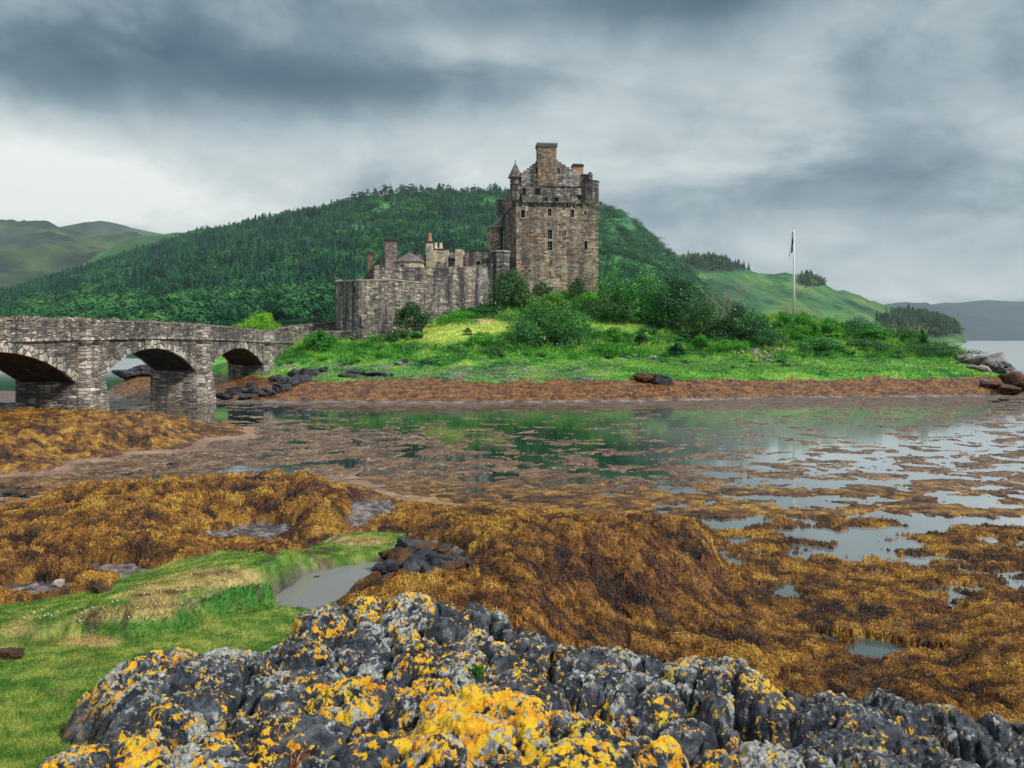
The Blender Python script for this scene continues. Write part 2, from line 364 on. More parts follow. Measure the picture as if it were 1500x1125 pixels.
for (a, b), (c, d) in zip(CH[:-1], CH[1:]):
    ex, ey = c - a, d - b
    t = np.clip(((xw - a) * ex + (yw - b) * ey) / (ex * ex + ey * ey), 0, 1)
    ch_d = np.minimum(ch_d, np.hypot(xw - a - t * ex, yw - b - t * ey))
Z = Z - 0.16 * (1 - sstep(.05, .22, ch_d))
# --- near turf region, in metres
TURF = [(-1500,900),(-300,902),(0,886),(60,880),(120,868),(160,862),(185,842),(250,824),(310,812),(350,806),(400,818),(440,806),(480,790),(540,778),(598,781),(588,800),(566,822),(548,836),(530,852),(505,878),(480,898),(440,930),(420,1000),(560,1300),(700,1900),(-1500,2200)]
tw = []
for u, v in TURF:
    z = 1.2
    for _ in range(12):
        Y = (H - z) * FP / (v - HZ); z = float(np.interp(Y, ROWS, Z[:, np.argmin(abs(US - u))]))
    tw.append(((u - 750) / FP * Y, Y))
turf_d = np.full(Z.shape, -9.0)
turf_d[:rs] = inpoly(xw[:rs], yw[:rs], tw).reshape(rs, NC)
turf = sstep(-.05, .08, turf_d)
turf = turf * (1 - sstep(-.16, -.04, pool_d)) * sstep(.06, .14, ch_d)
isl_n = fbm(XX * .35, YY * .35, 4, 31)
isl = sstep(1.25, 1.6, Z + isl_n * .5 + 0.25 * fbm(XX * 1.5, YY * 1.5, 3, 33)) * (YY > 66)
isl = isl * np.where((UU < 250) & (UU > 100), 0.35, 1)
# --- ground relief
n_s = fbm(XX * 2.2, YY * 2.2, 4, 11)
Z = Z + 0.035 * n_s * (YY < 60) + isl * (0.35 * fbm(XX * .16, YY * .16, 3, 51) + 0.16 * fbm(XX * .7, YY * .7, 3, 53))
PY = HZ + (H - Z) * FP / YY

# --- weed cover
COV_PY = [590, 598, 606, 620, 640, 660, 675, 690, 705, 725, 745, 780, 830, 860, 900]
COV_U = [0, 150, 300, 420, 500, 620, 800, 950, 1100, 1250, 1400, 1500]
COV = [
 [.95,.9,.7,.6,.75,.8,.8,.8,.8,.75,.6,.6],
 [.9,.8,.10,.10,.2,.25,.25,.25,.35,.4,.4,.4],
 [.9,.8,.08,.08,.08,.08,.08,.12,.2,.28,.32,.32],
 [.98,.98,.4,.5,.25,.08,.08,.12,.2,.2,.28,.32],
 [.98,.98,.95,.88,.75,.40,.20,.15,.22,.22,.28,.30],
 [.98,.98,.92,.88,.80,.55,.42,.32,.26,.26,.3,.35],
 [.95,.97,.92,.88,.80,.55,.42,.35,.35,.35,.42,.45],
 [.92,.93,.45,.35,.60,.72,.45,.35,.45,.45,.45,.45],
 [.88,.90,.92,.80,.70,.80,.75,.65,.50,.50,.50,.5],
 [.35,.35,.90,.85,.80,.90,.92,.85,.58,.60,.60,.62],
 [.97,.97,.99,.99,.90,.95,.98,.9,.45,.62,.66,.66],
 [.99,.99,.99,.99,.99,.99,.99,.94,.55,.32,.55,.62],
 [.99,.99,.99,.99,.99,.99,.99,.95,.70,.52,.62,.66],
 [1,1,1,1,1,1,1,1,.88,.72,.76,.74],
 [1,1,1,1,1,1,1,1,.99,.94,.95,.93]]
COV = np.array(COV)
def table(u, v, us, vs, T):
    u = np.clip(u, us[0], us[-1]); v = np.clip(v, vs[0], vs[-1])
    i = np.clip(np.searchsorted(us, u, 'right') - 1, 0, len(us) - 2); j = np.clip(np.searchsorted(vs, v, 'right') - 1, 0, len(vs) - 2)
    us = np.array(us, float); vs = np.array(vs, float)
    a = (u - us[i]) / (us[i + 1] - us[i]); b = (v - vs[j]) / (vs[j + 1] - vs[j])
    return (T[j, i] * (1 - a) + T[j, i + 1] * a) * (1 - b) + (T[j + 1, i] * (1 - a) + T[j + 1, i + 1] * a) * b
PY0 = HZ + H * FP / YY
cov = table(UU, PY0, COV_U, COV_PY, COV)
xc, yc = warp(XX, YY, .5, .8, 20)
nc = fbm(xc * .50, yc * .62, 8, 21, gain=.66)
q = np.sort(nc[::7, ::7].ravel())
thr = np.interp(1 - cov, np.linspace(0, 1, len(q)), q)
flat = sstep(-.02, .07, nc - thr)
Z = lerp(Z, np.minimum(Z, -.06), (1 - sstep(.3, .75, flat)) * (1 - sstep(.10, .28, Z)) * sstep(880, 980, UU) * (YY < 30) * sstep(12.0, 13.5, YY))
# lumps of wrack
xl, yl = warp(XX, YY, 1.1, .35, 24)
lumpL = billow(xl * .62, yl * .62, 4, 25, .45)
lumpM = billow(xl * 1.7, yl * 1.7, 4, 27, .55)
lumpS = billow(xl * 3.6, yl * 3.6, 3, 29, .55)
left = 1 - sstep(430, 640, UU); shelf = sstep(.25, .6, Z) * (YY < 62)
ampL = .36 * left * shelf + .13 * (1 - left) * shelf * (YY < 24) + .04 * (YY < 16)
ampM = .10 + .24 * shelf
ampM = np.where((YY > 22) & (YY < 62), ampM * (0.25 + .75 * shelf), ampM)
ampS = .085 * np.interp(YY, [10, 40, 70], [1, .5, .3]) * (0.4 + .6 * np.maximum(shelf, YY < 18))
# domed clumps: every cell is a mop of wrack draped from its own centre
def cells(x, y, f, seed):
    X, Y = x * f, y * f; xi = np.floor(X).astype(np.int64); yi = np.floor(Y).astype(np.int64); best_ = np.full(X.shape, 9.0); vx = np.zeros(X.shape); vy = vx.copy(); idc = vx.copy()
    for i in (-1, 0, 1):
        for j in (-1, 0, 1):
            ax = xi + i + .1 + .8 * _h(xi + i, yi + j, 1, seed) / 65536.0 - X; ay = yi + j + .1 + .8 * _h(xi + i, yi + j, 2, seed) / 65536.0 - Y; sz = .7 + .6 * _h(xi + i, yi + j, 4, seed) / 65536.0; d = (ax * ax + ay * ay) / sz
            k_ = d < best_; best_ = np.where(k_, d, best_); vx = np.where(k_, -ax, vx); vy = np.where(k_, -ay, vy); idc = np.where(k_, _h(xi + i, yi + j, 3, seed) / 65536.0, idc)
    return np.sqrt(best_), vx, vy, idc
xm, ym = warp(XX, YY, 2.5, .10, 301)
c1, v1x, v1y, id1 = cells(xm, ym, 2.1, 303); c2, v2x, v2y, id2 = cells(xm, ym, 5.2, 305)
dome1 = np.sqrt(np.clip(1 - (c1 / .95) ** 2, 0, 1)) * (.5 + .7 * id1); dome2 = np.sqrt(np.clip(1 - (c2 / .95) ** 2, 0, 1)) * (.5 + .7 * id2)
nearf = np.interp(YY, [10, 26, 46, 70], [1, .9, .5, .3]) * (.35 + .65 * np.maximum(shelf, sstep(17, 13, YY)))
lump = nearf * (.19 * dome1 + .075 * dome2) + .7 * ampL * lumpL + .45 * ampM * lumpM * np.interp(YY, [12, 30, 70], [1, .8, .5]) + .6 * ampS * lumpS
land = sstep(.02, .22, Z)
shore = (YY > 62)
thk = np.interp(YY, [16, 24, 40], [1, .45, .22])
top_flat = (flat - .5) * (.035 + .06 * thk) + lump * .3 * sstep(.5, .9, flat) * thk
top_land = Z + .03 + lump
wz = lerp(top_flat, top_land, land)
# bare stony patches
def ell(u, v, ru, rv): return np.exp(-(((UU - u) / ru) ** 2 + ((PY - v) / rv) ** 2))
bare = ell(545, 748, 42, 20) + ell(390, 778, 60, 14) * .9 + ell(300, 790, 60, 12) * .8 + ell(150, 838, 90, 12) * .9 + ell(60, 862, 70, 9) * .8 + ell(20, 872, 60, 8) + ell(520, 770, 25, 10) * .6 + ell(618, 830, 66, 34) * 1.7 + ell(706, 772, 34, 10) * .9 + ell(420, 800, 60, 8) * .6
bare = np.where(YY < 30, bare, 0) + .25 * fbm(XX * 2, YY * 2, 3, 41)
wmask = (1 - sstep(.42, .6, bare)) 
wmask = np.where(YY < 30, wmask * (1 - sstep(-.1, .05, turf_d)) * (1 - sstep(-.3, -.12, pool_d)), wmask)
wmask = np.where(YY >= 62, wmask * (1 - sstep(1.30, 1.62, Z + .5 * isl_n + .3 * n_s)), wmask)
wmask = np.where((YY > 84) & (UU < 250), 0, wmask)
edge = sstep(0, 1.1, -turf_d) * sstep(.1, .8, -pool_d) * (1 - .8 * sstep(.0, .5, bare)); lump = np.where(YY < 30, lump * (.12 + .88 * edge), lump)
wz = lerp(top_flat, Z + .02 + lump, land)
wz = np.where(wmask > .5, wz, Z - .05)
wz = lerp(Z - .04, wz, sstep(.2, .8, wmask))
wz = np.where((YY < 20) & (XX > 1.0), np.maximum(wz, Z - .02), wz)
keepv = (wmask > .15) & ((wz > -.012) | (YY > 60)) & (YY < 84) & (ROWS[:, None] > 6)

# --- colours
def pick(n, stops):
    xs = [s for s, _ in stops]; return np.stack([np.interp(n, xs, [c[k] for _, c in stops]) for k in range(3)], -1)
g1 = fbm(XX * .9, YY * .9, 4, 61); g2 = fbm(XX * 3.1, YY * 3.1, 4, 63); g3 = fbm(XX * .22, YY * .22, 3, 65)
# ground sheet
mud = pick(g1 + .6 * g2, [(-.5, (.045, .04, .042)), (-.1, (.11, .095, .09)), (.2, (.20, .165, .15)), (.6, (.30, .26, .24))])
flatmud = pick(g1 + g2 * .5, [(-.4, (.16, .10, .075)), (.3, (.30, .20, .15))])
gc = np.where(((YY > 20) & (YY < 62) & (Z < .3))[..., None], flatmud, mud)
gc = np.where((Z < -.02)[..., None], np.array([.05, .055, .045]), gc)
# near turf colour: fresh green, straw where trampled, moss
straw = ell(235, 875, 60, 26) + ell(330, 845, 60, 16) + ell(150, 900, 80, 14) * .8 + ell(515, 792, 60, 7) + ell(30, 925, 60, 25) * .8 + ell(140, 940, 50, 10)
straw = sstep(.25, .85, straw + .55 * g1 + .35 * g2)
tg = pick(g2 + .7 * g1, [(-.5, (.06, .17, .02)), (0, (.165, .275, .045)), (.5, (.34, .40, .085))])
lip = np.exp(-((bank_d - .18) / .28) ** 2) * (bank_d > -.2) * ((UU > 120) & (UU < 520))
tg = lerpc(tg, (.05, .20, .03), np.clip(lip * 1.1 - .25 * g2, 0, 1))
tg = lerpc(tg, pick(g2, [(-.4, (.42, .27, .12)), (.4, (.60, .47, .20))]), straw * .85)
front = (bank_d < 0) & (YY < 12)
brownish = sstep(.15, .5, fbm(XX * .8, YY * .8, 4, 68)) * front
tg = lerpc(tg, (.30, .24, .07), brownish * .6)
mudsp = sstep(.30, .46, fbm(XX * 2.6, YY * 3.4, 4, 72) + .35 * ell(470, 812, 50, 12) + .15 * straw) * (1 - .6 * front)
tg = lerpc(tg, (.10, .07, .055), mudsp * .8)
# island turf colour
ig = pick(g1 * .8 + g2 * .5 + g3, [(-.5, (.015, .10, .02)), (-.15, (.05, .22, .03)), (.2, (.13, .37, .045)), (.6, (.32, .48, .09))])
lawn = ell(640, 488, 75, 16) + ell(700, 478, 50, 10) + ell(905, 478, 40, 7) * .6
ig = lerpc(ig, (.44, .54, .11), np.clip(lawn * 1.3 - .1, 0, .95))
ig = lerpc(ig, (.50, .40, .20), sstep(.45, .9, ell(690, 470, 50, 5) + ell(700, 492, 30, 6) * .5 + g2 * .5 + .1))
lower = sstep(2.0, 2.4, Z) * (1 - sstep(2.8, 3.4, Z))
stony = sstep(.12, .42, fbm(XX * .5, YY * 1.2, 5, 69) + .25 * ell(700, 548, 220, 9) + .1) * (Z < 2.9) * (UU < 900)
ig = lerpc(ig, (.24, .25, .20), stony * .75)
ig = lerpc(ig, (.16, .32, .07), lower * .5 * (UU > 850))
gcol = np.where((YY < 30)[..., None], lerpc(gc, tg * .8, turf), lerpc(gc, ig, isl))
peb = (worley(XX * 5.5, YY * 5.5, 77))
pebh = np.sqrt(np.clip(1 - (peb[0] / .62) ** 2, 0, 1))
barem = sstep(.3, .6, bare) * (YY < 30) * (1 - turf)
Z = Z + barem * pebh * .05 * (.4 + peb[2])
gcol = np.where((barem > .3)[..., None], pick(peb[2], [(0, (.035, .033, .04)), (.5, (.09, .075, .08)), (1, (.22, .18, .18))]), gcol)
V = np.stack([XX, YY, Z], -1).reshape(-1, 3)
m_ground = m_surface('shore earth', 9, .45, .85, .6, .03)
ground = mesh_np('ground', V, grid_faces(NR, NC), m_ground, gcol.reshape(-1, 3)); tag(ground, kind='structure')
print('ground', time.time() - T0)

# weed sheet
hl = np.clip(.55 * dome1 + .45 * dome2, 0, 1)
wn = .6 * fbm(XX * .42, YY * .42, 3, 311) + .5 * g1 + .5 * g2 + (id1 - .5) * .7 + (id2 - .5) * .6 + (hl - .5) * 1.1 - .12  # clump tops paler, crevice shade between clumps painted into the wrack colour
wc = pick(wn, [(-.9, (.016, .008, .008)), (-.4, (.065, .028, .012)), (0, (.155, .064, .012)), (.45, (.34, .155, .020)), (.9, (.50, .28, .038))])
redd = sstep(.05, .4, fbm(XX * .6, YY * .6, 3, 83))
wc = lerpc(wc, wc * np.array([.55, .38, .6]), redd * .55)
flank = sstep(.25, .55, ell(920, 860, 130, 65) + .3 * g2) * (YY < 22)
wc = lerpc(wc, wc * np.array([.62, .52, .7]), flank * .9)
g4 = fbm(XX * 9, YY * 9, 3, 67)
tan = pick(g2 * .8 + g1 * .7 + g4, [(-.6, (.055, .028, .022)), (-.1, (.17, .095, .055)), (.25, (.29, .18, .10)), (.7, (.50, .37, .24))])
tf = sstep(26, 33, YY) * (1 - land)
wc = lerpc(wc, tan, tf)
farw = pick(g2 + .8 * g1 + 1.3 * g4, [(-.6, (.02, .012, .010)), (-.1, (.17, .065, .020)), (.4, (.42, .19, .05))])
wc = lerpc(wc, farw, sstep(60, 64, YY) * land)
wc = lerpc(wc, (.20, .13, .10), sstep(60, 64, YY) * (1 - land))
kf = keepv[:-1, :-1] | keepv[1:, :-1] | keepv[:-1, 1:] | keepv[1:, 1:]
Vw = np.stack([XX, YY, wz], -1).reshape(-1, 3)
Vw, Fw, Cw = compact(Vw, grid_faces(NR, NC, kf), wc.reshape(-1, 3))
m, t, b, _ = newmat('wrack'); m_weed = m
gp = geopos(t)
wa = t.nodes.new('ShaderNodeVectorMath'); wa.operation = 'MULTIPLY_ADD'; t.links.new(noise(t, gp, 3.0, 3, .5, out=1), wa.inputs[0])
wa.inputs[1].default_value = (.6, .6, .2); t.links.new(gp, wa.inputs[2])
s1 = noise(t, vscale(t, wa.outputs[0], (26, 8, 12)), 1.0, 5, .7); s2 = noise(t, vscale(t, wa.outputs[0], (8, 30, 12)), 1.0, 5, .7)
sm = M_(t, 'MAXIMUM', s1, s2)
k = ramp(t, sm, [(0.42, .18), (.56, .9), (.72, 1.7)])
t.links.new(mixc(t, 1.0, attr(t, 'Col'), k, 'MULTIPLY'), b.inputs['Base Color']); b.inputs['Roughness'].default_value = .42
b.inputs['Specular IOR Level'].default_value = .5
bump(t, b, sm, 1.0, .05)
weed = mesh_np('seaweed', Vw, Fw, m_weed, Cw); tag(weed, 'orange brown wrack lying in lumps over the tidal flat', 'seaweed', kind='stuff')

# fronds of wrack
lnY0, lnS = math.log(ROWS[0]), math.log(ROWS[1] / ROWS[0])
def sample(A, x, y):
    y = np.maximum(y, ROWS[0]); u = x / y * FP + 750
    r = np.clip((np.log(y) - lnY0) / lnS, 0, NR - 2.001); c = np.interp(u, US, np.arange(NC)); c = np.clip(c, 0, NC - 2.001)
    i = r.astype(int); j = c.astype(int); a = r - i; b = c - j
    if A.ndim == 3: a = a[:, None]; b = b[:, None]
    return (A[i, j] * (1 - b) + A[i, j + 1] * b) * (1 - a) + (A[i + 1, j] * (1 - b) + A[i + 1, j + 1] * b) * a
def strands(n, ylo, yhi, wk, lk, prob=None):
    rr = rng.uniform(math.log(ylo), math.log(yhi), n); y = np.exp(rr); u = rng.uniform(-120, 1620, n); x = (u - 750) / FP * y
    ok = (sample(wmask, x, y) > .7) & (sample(wz, x, y) > .004)
    x, y = x[ok], y[ok]; n = len(x)
    e = .04; gx = (sample(wz, x + e, y) - sample(wz, x - e, y)) / (2 * e); gy = (sample(wz, x, y + e) - sample(wz, x, y - e)) / (2 * e)
    rx_, ry_ = sample(v2x, x, y) * 1.4 + sample(v1x, x, y), sample(v2y, x, y) * 1.4 + sample(v1y, x, y); rl = np.hypot(rx_, ry_) + 1e-3
    dx_ = rx_ / rl - gx * .5 + rng.normal(0, .95, n); dy_ = ry_ / rl - gy * .5 + rng.normal(0, .95, n)
    l = np.hypot(dx_, dy_) + 1e-6; dx_ /= l; dy_ /= l
    L = lk * rng.uniform(.5, 1.5, n) * (y / 12) ** .5; wd = np.maximum(.004, wk * y) * rng.uniform(.6, 1.4, n)
    P = []
    bend = rng.normal(0, 1.3, n); ax = dx_.copy(); ay = dy_.copy(); cx, cy = x.copy(), y.copy()
    for k in range(4):
        z = sample(wz, cx, cy) + np.where(y < 24, .012 + rng.uniform(0, .02, n) * (k < 3) + .012 * (y / 12) * (k in (1, 2)), .006)
        wk_ = wd * (1.0, 1.0, .8, .25)[k]
        P.append(np.stack([cx - ay * wk_ / 2, cy + ax * wk_ / 2, z], 1)); P.append(np.stack([cx + ay * wk_ / 2, cy - ax * wk_ / 2, z - .003], 1))
        c_, s_ = np.cos(bend * .5), np.sin(bend * .5); ax, ay = ax * c_ - ay * s_, ax * s_ + ay * c_
        cx = cx + ax * L / 3; cy = cy + ay * L / 3
    P = np.stack(P, 1)
    F = (np.arange(n)[:, None, None] * 8 + np.array([[0, 1, 3, 2], [2, 3, 5, 4], [4, 5, 7, 6]])[None]).reshape(-1, 4)
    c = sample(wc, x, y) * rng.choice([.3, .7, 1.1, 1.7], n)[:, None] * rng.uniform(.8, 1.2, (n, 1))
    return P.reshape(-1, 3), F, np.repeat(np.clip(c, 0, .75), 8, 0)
def joinm(parts):
    off = 0; Vs, Fs, Cs = [], [], []
    for v, f_, c in parts: Vs.append(v); Fs.append(f_ + off); Cs.append(c); off += len(v)
    return np.concatenate(Vs), np.concatenate(Fs), np.concatenate(Cs)
v_, f_, c_ = joinm([strands(400000, 9, 24, .0008, .040), strands(130000, 24, 60, .0009, .11), strands(60000, 60, 83, .0009, .13)])
m_frond = m_leaf('wrack fronds', .08, .38)
fr = mesh_np('seaweed_fronds', v_, f_, m_frond, c_, smooth=False); tag(fr, 'loose strands of brown wrack over the lumps', 'seaweed', kind='stuff')
print('weed', time.time() - T0, len(Fw))

# turf blades (near)
def blades(n, ylo, yhi, hgt, wk, mask, ulo=-150, uhi=900, tall=None, colr=None, zf=None):
    y = np.exp(rng.uniform(math.log(ylo), math.log(yhi), n)); u = rng.uniform(ulo, uhi, n); x = (u - 750) / FP * y
    ok = sample(mask, x, y) > .5 + rng.uniform(-.3, .3, n)
    x, y = x[ok], y[ok]; n = len(x); z = sample(Z, x, y) - .005
    hh = hgt * rng.uniform(.4, 1.3, n)
    if tall is not None: hh *= 1 + sample(tall, x, y)
    a = rng.uniform(0, 6.283, n); lean = rng.normal(0, .55, n); wd = np.maximum(.0025, wk * y) * rng.uniform(.7, 1.3, n)
    bx, by = np.cos(a), np.sin(a); lx = lean * hh * -by + rng.normal(.15, .2, n) * hh; ly = lean * hh * bx
    P = np.stack([np.stack([x - bx * wd / 2, y - by * wd / 2, z], 1), np.stack([x + bx * wd / 2, y + by * wd / 2, z], 1),
                  np.stack([x + bx * wd * .3 + lx * .4, y + by * wd * .3 + ly * .4, z + hh * .6], 1),
                  np.stack([x + lx, y + ly, z + hh], 1)], 1)
    F = (np.arange(n)[:, None] * 4 + np.array([[0, 1, 2, 3]])).reshape(-1, 4)
    c = sample(colr, x, y) * rng.uniform(.6, 1.45, (n, 1)) * np.array([1, 1, 1])
    return P.reshape(-1, 3), F, np.repeat(c, 4, 0)
tall = np.clip(lip * 1.3 + .3 * g1, 0, 2)
A_ = blades(330000, 4.0, 20, .030, .0011, turf, -120, 640, tall, tg)
ig2 = ig
tall2 = np.clip(g1 * 2.2, 0, 1) * 1.6 + sstep(2.8, 4.2, Z) * 4.5 * np.clip(.4 + g1 * 2 , .1, 1.2) * (1 - np.clip(lawn * 2, 0, 1))
B_ = blades(240000, 72, 112, .10, .0009, isl, 380, 1560, tall2, ig2)
v_, f_, c_ = joinm([A_, B_])
m_grass = m_leaf('grass', .3, .7)
gr = mesh_np('grass', v_, f_, m_grass, c_, smooth=False); tag(gr, 'short green turf on the bank and the island slope', 'grass', kind='stuff')
# sea pinks: small pale flower heads in the longer grass of the bank
n = 900; y = rng.uniform(9, 17, n); u = rng.uniform(0, 460, n); x = (u - 750) / FP * y
lipn = np.exp(-((bank_d - .22) / .3) ** 2) * turf * (bank_d > 0)
ok = rng.uniform(0, 1, n) < sample(lipn, x, y) * .9; x, y = x[ok], y[ok]; z = sample(Z, x, y) + .05
oc = np.array([[1,0,0],[-1,0,0],[0,1,0],[0,-1,0],[0,0,1],[0,0,-1]]) * .013
of = np.array([[0,2,4,4],[2,1,4,4],[1,3,4,4],[3,0,4,4],[2,0,5,5],[1,2,5,5],[3,1,5,5],[0,3,5,5]])
def tri_mesh(V, T3):  # keep quads-only helper: split off as triangles
    return V, T3
ot = of[:, :3]
V3 = (np.stack([x, y, z], 1)[:, None] + oc[None]).reshape(-1, 3); F3 = (np.arange(len(x))[:, None, None] * 6 + ot[None]).reshape(-1, 3)
fl = mesh_np('sea_pink_flowers', V3, F3, m_plain('flower heads', (.75, .68, .66), .8, .1)); tag(fl, 'tiny pale flower heads scattered in the turf bank', 'flowers', kind='stuff')

# ================================================================== WATER
def m_water(name, base, rough, bscale, bstr, an=(1, 1, 1)):
    m, t, b, _ = newmat(name)
    b.inputs['Base Color'].default_value = (*base, 1); b.inputs['Roughness'].default_value = rough; b.inputs['IOR'].default_value = 1.333
    b.inputs['Specular IOR Level'].default_value = .5
    n_ = noise(t, vscale(t, geopos(t), an), bscale, 4, .6)
    bump(t, b, n_, bstr, .05)
    if name == 'loch water':   # silvery sky reflection painted in as paler base colour, seaward and far out
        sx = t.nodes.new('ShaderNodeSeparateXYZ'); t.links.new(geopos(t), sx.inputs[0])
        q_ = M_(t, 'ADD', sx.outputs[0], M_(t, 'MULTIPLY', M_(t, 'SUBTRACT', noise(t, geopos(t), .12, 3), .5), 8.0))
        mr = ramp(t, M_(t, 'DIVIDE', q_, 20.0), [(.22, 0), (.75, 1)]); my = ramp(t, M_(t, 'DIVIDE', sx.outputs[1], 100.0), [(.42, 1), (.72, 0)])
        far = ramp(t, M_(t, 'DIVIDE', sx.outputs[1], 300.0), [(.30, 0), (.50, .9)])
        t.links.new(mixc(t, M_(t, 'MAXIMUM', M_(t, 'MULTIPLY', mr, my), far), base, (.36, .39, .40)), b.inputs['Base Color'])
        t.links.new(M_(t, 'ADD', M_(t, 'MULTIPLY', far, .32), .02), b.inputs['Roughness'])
    return m
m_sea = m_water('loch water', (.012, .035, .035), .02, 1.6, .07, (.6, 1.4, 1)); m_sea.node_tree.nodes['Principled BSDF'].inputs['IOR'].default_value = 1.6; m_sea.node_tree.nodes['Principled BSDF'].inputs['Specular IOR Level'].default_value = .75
X_ = np.array([-40000, -3000, -600, -120, -40, 0, 40, 120, 600, 3000, 40000.]); Y_ = np.array([-60, 6, 40, 160, 600, 3000, 60000.])
gx, gy = np.meshgrid(X_, Y_)
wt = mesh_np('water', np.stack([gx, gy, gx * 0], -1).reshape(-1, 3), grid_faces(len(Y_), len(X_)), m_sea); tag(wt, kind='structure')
pc = np.array(pw); cen = pc.mean(0); pe = cen + (pc - cen) * 1.18
me = bpy.data.meshes.new('pool_water'); me.from_pydata([(a, b, 1.115) for a, b in pe], [], [list(range(len(pe)))]); me.materials.append(m_water('pool water', (.20, .205, .20), .03, 6, .03))
o = bpy.data.objects.new('pool_water', me); COL.objects.link(o); tag(o, kind='structure')

# ================================================================== NEAR ROCK OUTCROP
LOBES = [  # column, row of the crest, height, half width (m), depth (m), lichen
 (235,965,2.45,.50,.75,.62),(305,962,2.45,.48,.8,.5),(365,975,2.36,.35,.8,.1),(300,1010,2.52,.45,.5,.2),(205,1010,2.42,.28,.6,.3),
 (190,1075,2.78,.36,.40,.85),(120,1100,2.75,.30,.35,.75),(300,1085,2.9,.35,.40,.35),(250,1040,2.66,.34,.4,.4),
 (430,1050,2.85,.38,.45,.35),(360,1055,2.82,.28,.4,.7),(440,985,2.62,.42,.6,.25),(520,1000,2.7,.36,.5,.65),(400,1015,2.7,.3,.5,.3),
 (445,935,2.30,.32,.5,.35),(480,890,2.15,.36,.5,.45),(535,872,2.20,.38,.6,.75),(600,876,2.22,.34,.6,.5),(575,900,2.3,.30,.6,.4),
 (650,880,2.18,.28,.5,.15),(690,888,2.18,.26,.5,.12),(735,900,2.12,.28,.5,.15),(660,905,2.3,.24,.5,.3),(770,925,2.1,.24,.5,.2),
 (620,938,2.56,.42,.62,.55),(665,950,2.55,.32,.5,.35),(570,960,2.42,.36,.5,.05),(500,950,2.35,.32,.5,.12),(530,915,2.28,.3,.5,.15),
 (725,948,2.5,.34,.5,.35),(700,925,2.38,.26,.5,.35),(790,935,2.36,.32,.5,.35),(830,945,2.34,.28,.6,.3),(760,985,2.62,.34,.4,.2),
 (880,950,2.14,.42,.7,.04),(950,970,2.0,.40,.7,.02),(900,985,2.45,.36,.5,.42),(955,1000,2.42,.34,.5,.35),(850,985,2.5,.26,.4,.2),
 (1045,968,2.46,.36,.6,.55),(1090,985,2.44,.34,.6,.45),(1015,985,2.42,.22,.5,.4),(1040,1012,2.56,.12,.4,.35),(1120,1015,2.36,.26,.5,.3),
 (1165,1020,2.2,.30,.6,.1),(1225,1018,2.22,.30,.6,.22),(1280,1030,2.26,.26,.6,.28),(1250,1045,2.35,.34,.6,.25),(1310,1020,2.1,.25,.6,.03),(1345,1032,2.14,.26,.6,.1),
 (1400,1038,2.14,.34,.6,.12),(1450,1045,2.12,.34,.6,.20),(1500,1062,2.1,.34,.6,.08),(1560,1080,2.1,.4,.6,.05),(1420,1070,2.3,.34,.5,.1),(1340,1080,2.3,.3,.5,.12),
 (620,1000,2.98,.42,.50,.95),(560,1030,2.88,.36,.45,.6),(700,1012,3.0,.40,.5,.98),(760,1030,3.08,.42,.45,1.0),(690,1055,3.1,.4,.45,1.0),(820,1045,3.02,.30,.4,.6),
 (880,1058,3.1,.32,.40,.95),(930,1080,3.05,.30,.4,.8),(840,1090,3.2,.36,.4,.9),(640,1095,3.2,.40,.35,.55),(540,1085,3.12,.34,.35,.5),(470,1110,3.15,.3,.3,.4),(740,1110,3.28,.4,.35,.7),
 (1000,1060,2.72,.28,.4,.1),(1050,1062,2.70,.22,.4,.35),(1120,1090,2.86,.32,.4,.5),(1190,1110,2.7,.3,.4,.15),(1060,1105,2.95,.3,.35,.4),
 (1290,1105,2.55,.32,.4,.05),(1400,1110,2.5,.34,.4,.08),(1490,1110,2.4,.34,.4,.1),(1230,1075,2.4,.28,.4,.05),
 (350,1110,3.05,.3,.3,.5),(230,1118,2.98,.28,.3,.5),(100,1135,2.85,.28,.3,.6),
 (600,1210,3.45,.5,.5,.6),(900,1220,3.4,.5,.5,.6),(300,1230,3.2,.5,.5,.5),(1200,1230,3.1,.5,.5,.3),(1500,1230,2.7,.5,.5,.1),(60,1240,2.9,.4,.5,.5),(1800,1230,2.5,.6,.6,.1),(1700,1110,2.3,.6,.6,.1),
 (750,1400,3.5,.7,.6,.5),(1150,1400,3.3,.7,.6,.4),(350,1400,3.35,.6,.6,.5),(0,1400,2.9,.5,.5,.3),(1600,1400,2.8,.7,.6,.3),
]
r_rows = np.exp(np.linspace(math.log(2.1), math.log(11.0), 960)); r_us = np.linspace(-120, 1800, 1230)
ry = np.repeat(r_rows[:, None], len(r_us), 1); ru = np.repeat(r_us[None], len(r_rows), 0); rx = (ru - 750) / FP * ry
ax_, ay_ = warp(rx, ry, 1.8, .16, 101); bx_, by_ = warp(rx, ry, 6.0, .045, 105)
qx = ax_ + bx_ - rx; qy = ay_ + by_ - ry
best = np.full(rx.shape, -5.0); second = best.copy(); lich = np.zeros(rx.shape); low = np.full(rx.shape, -5.)
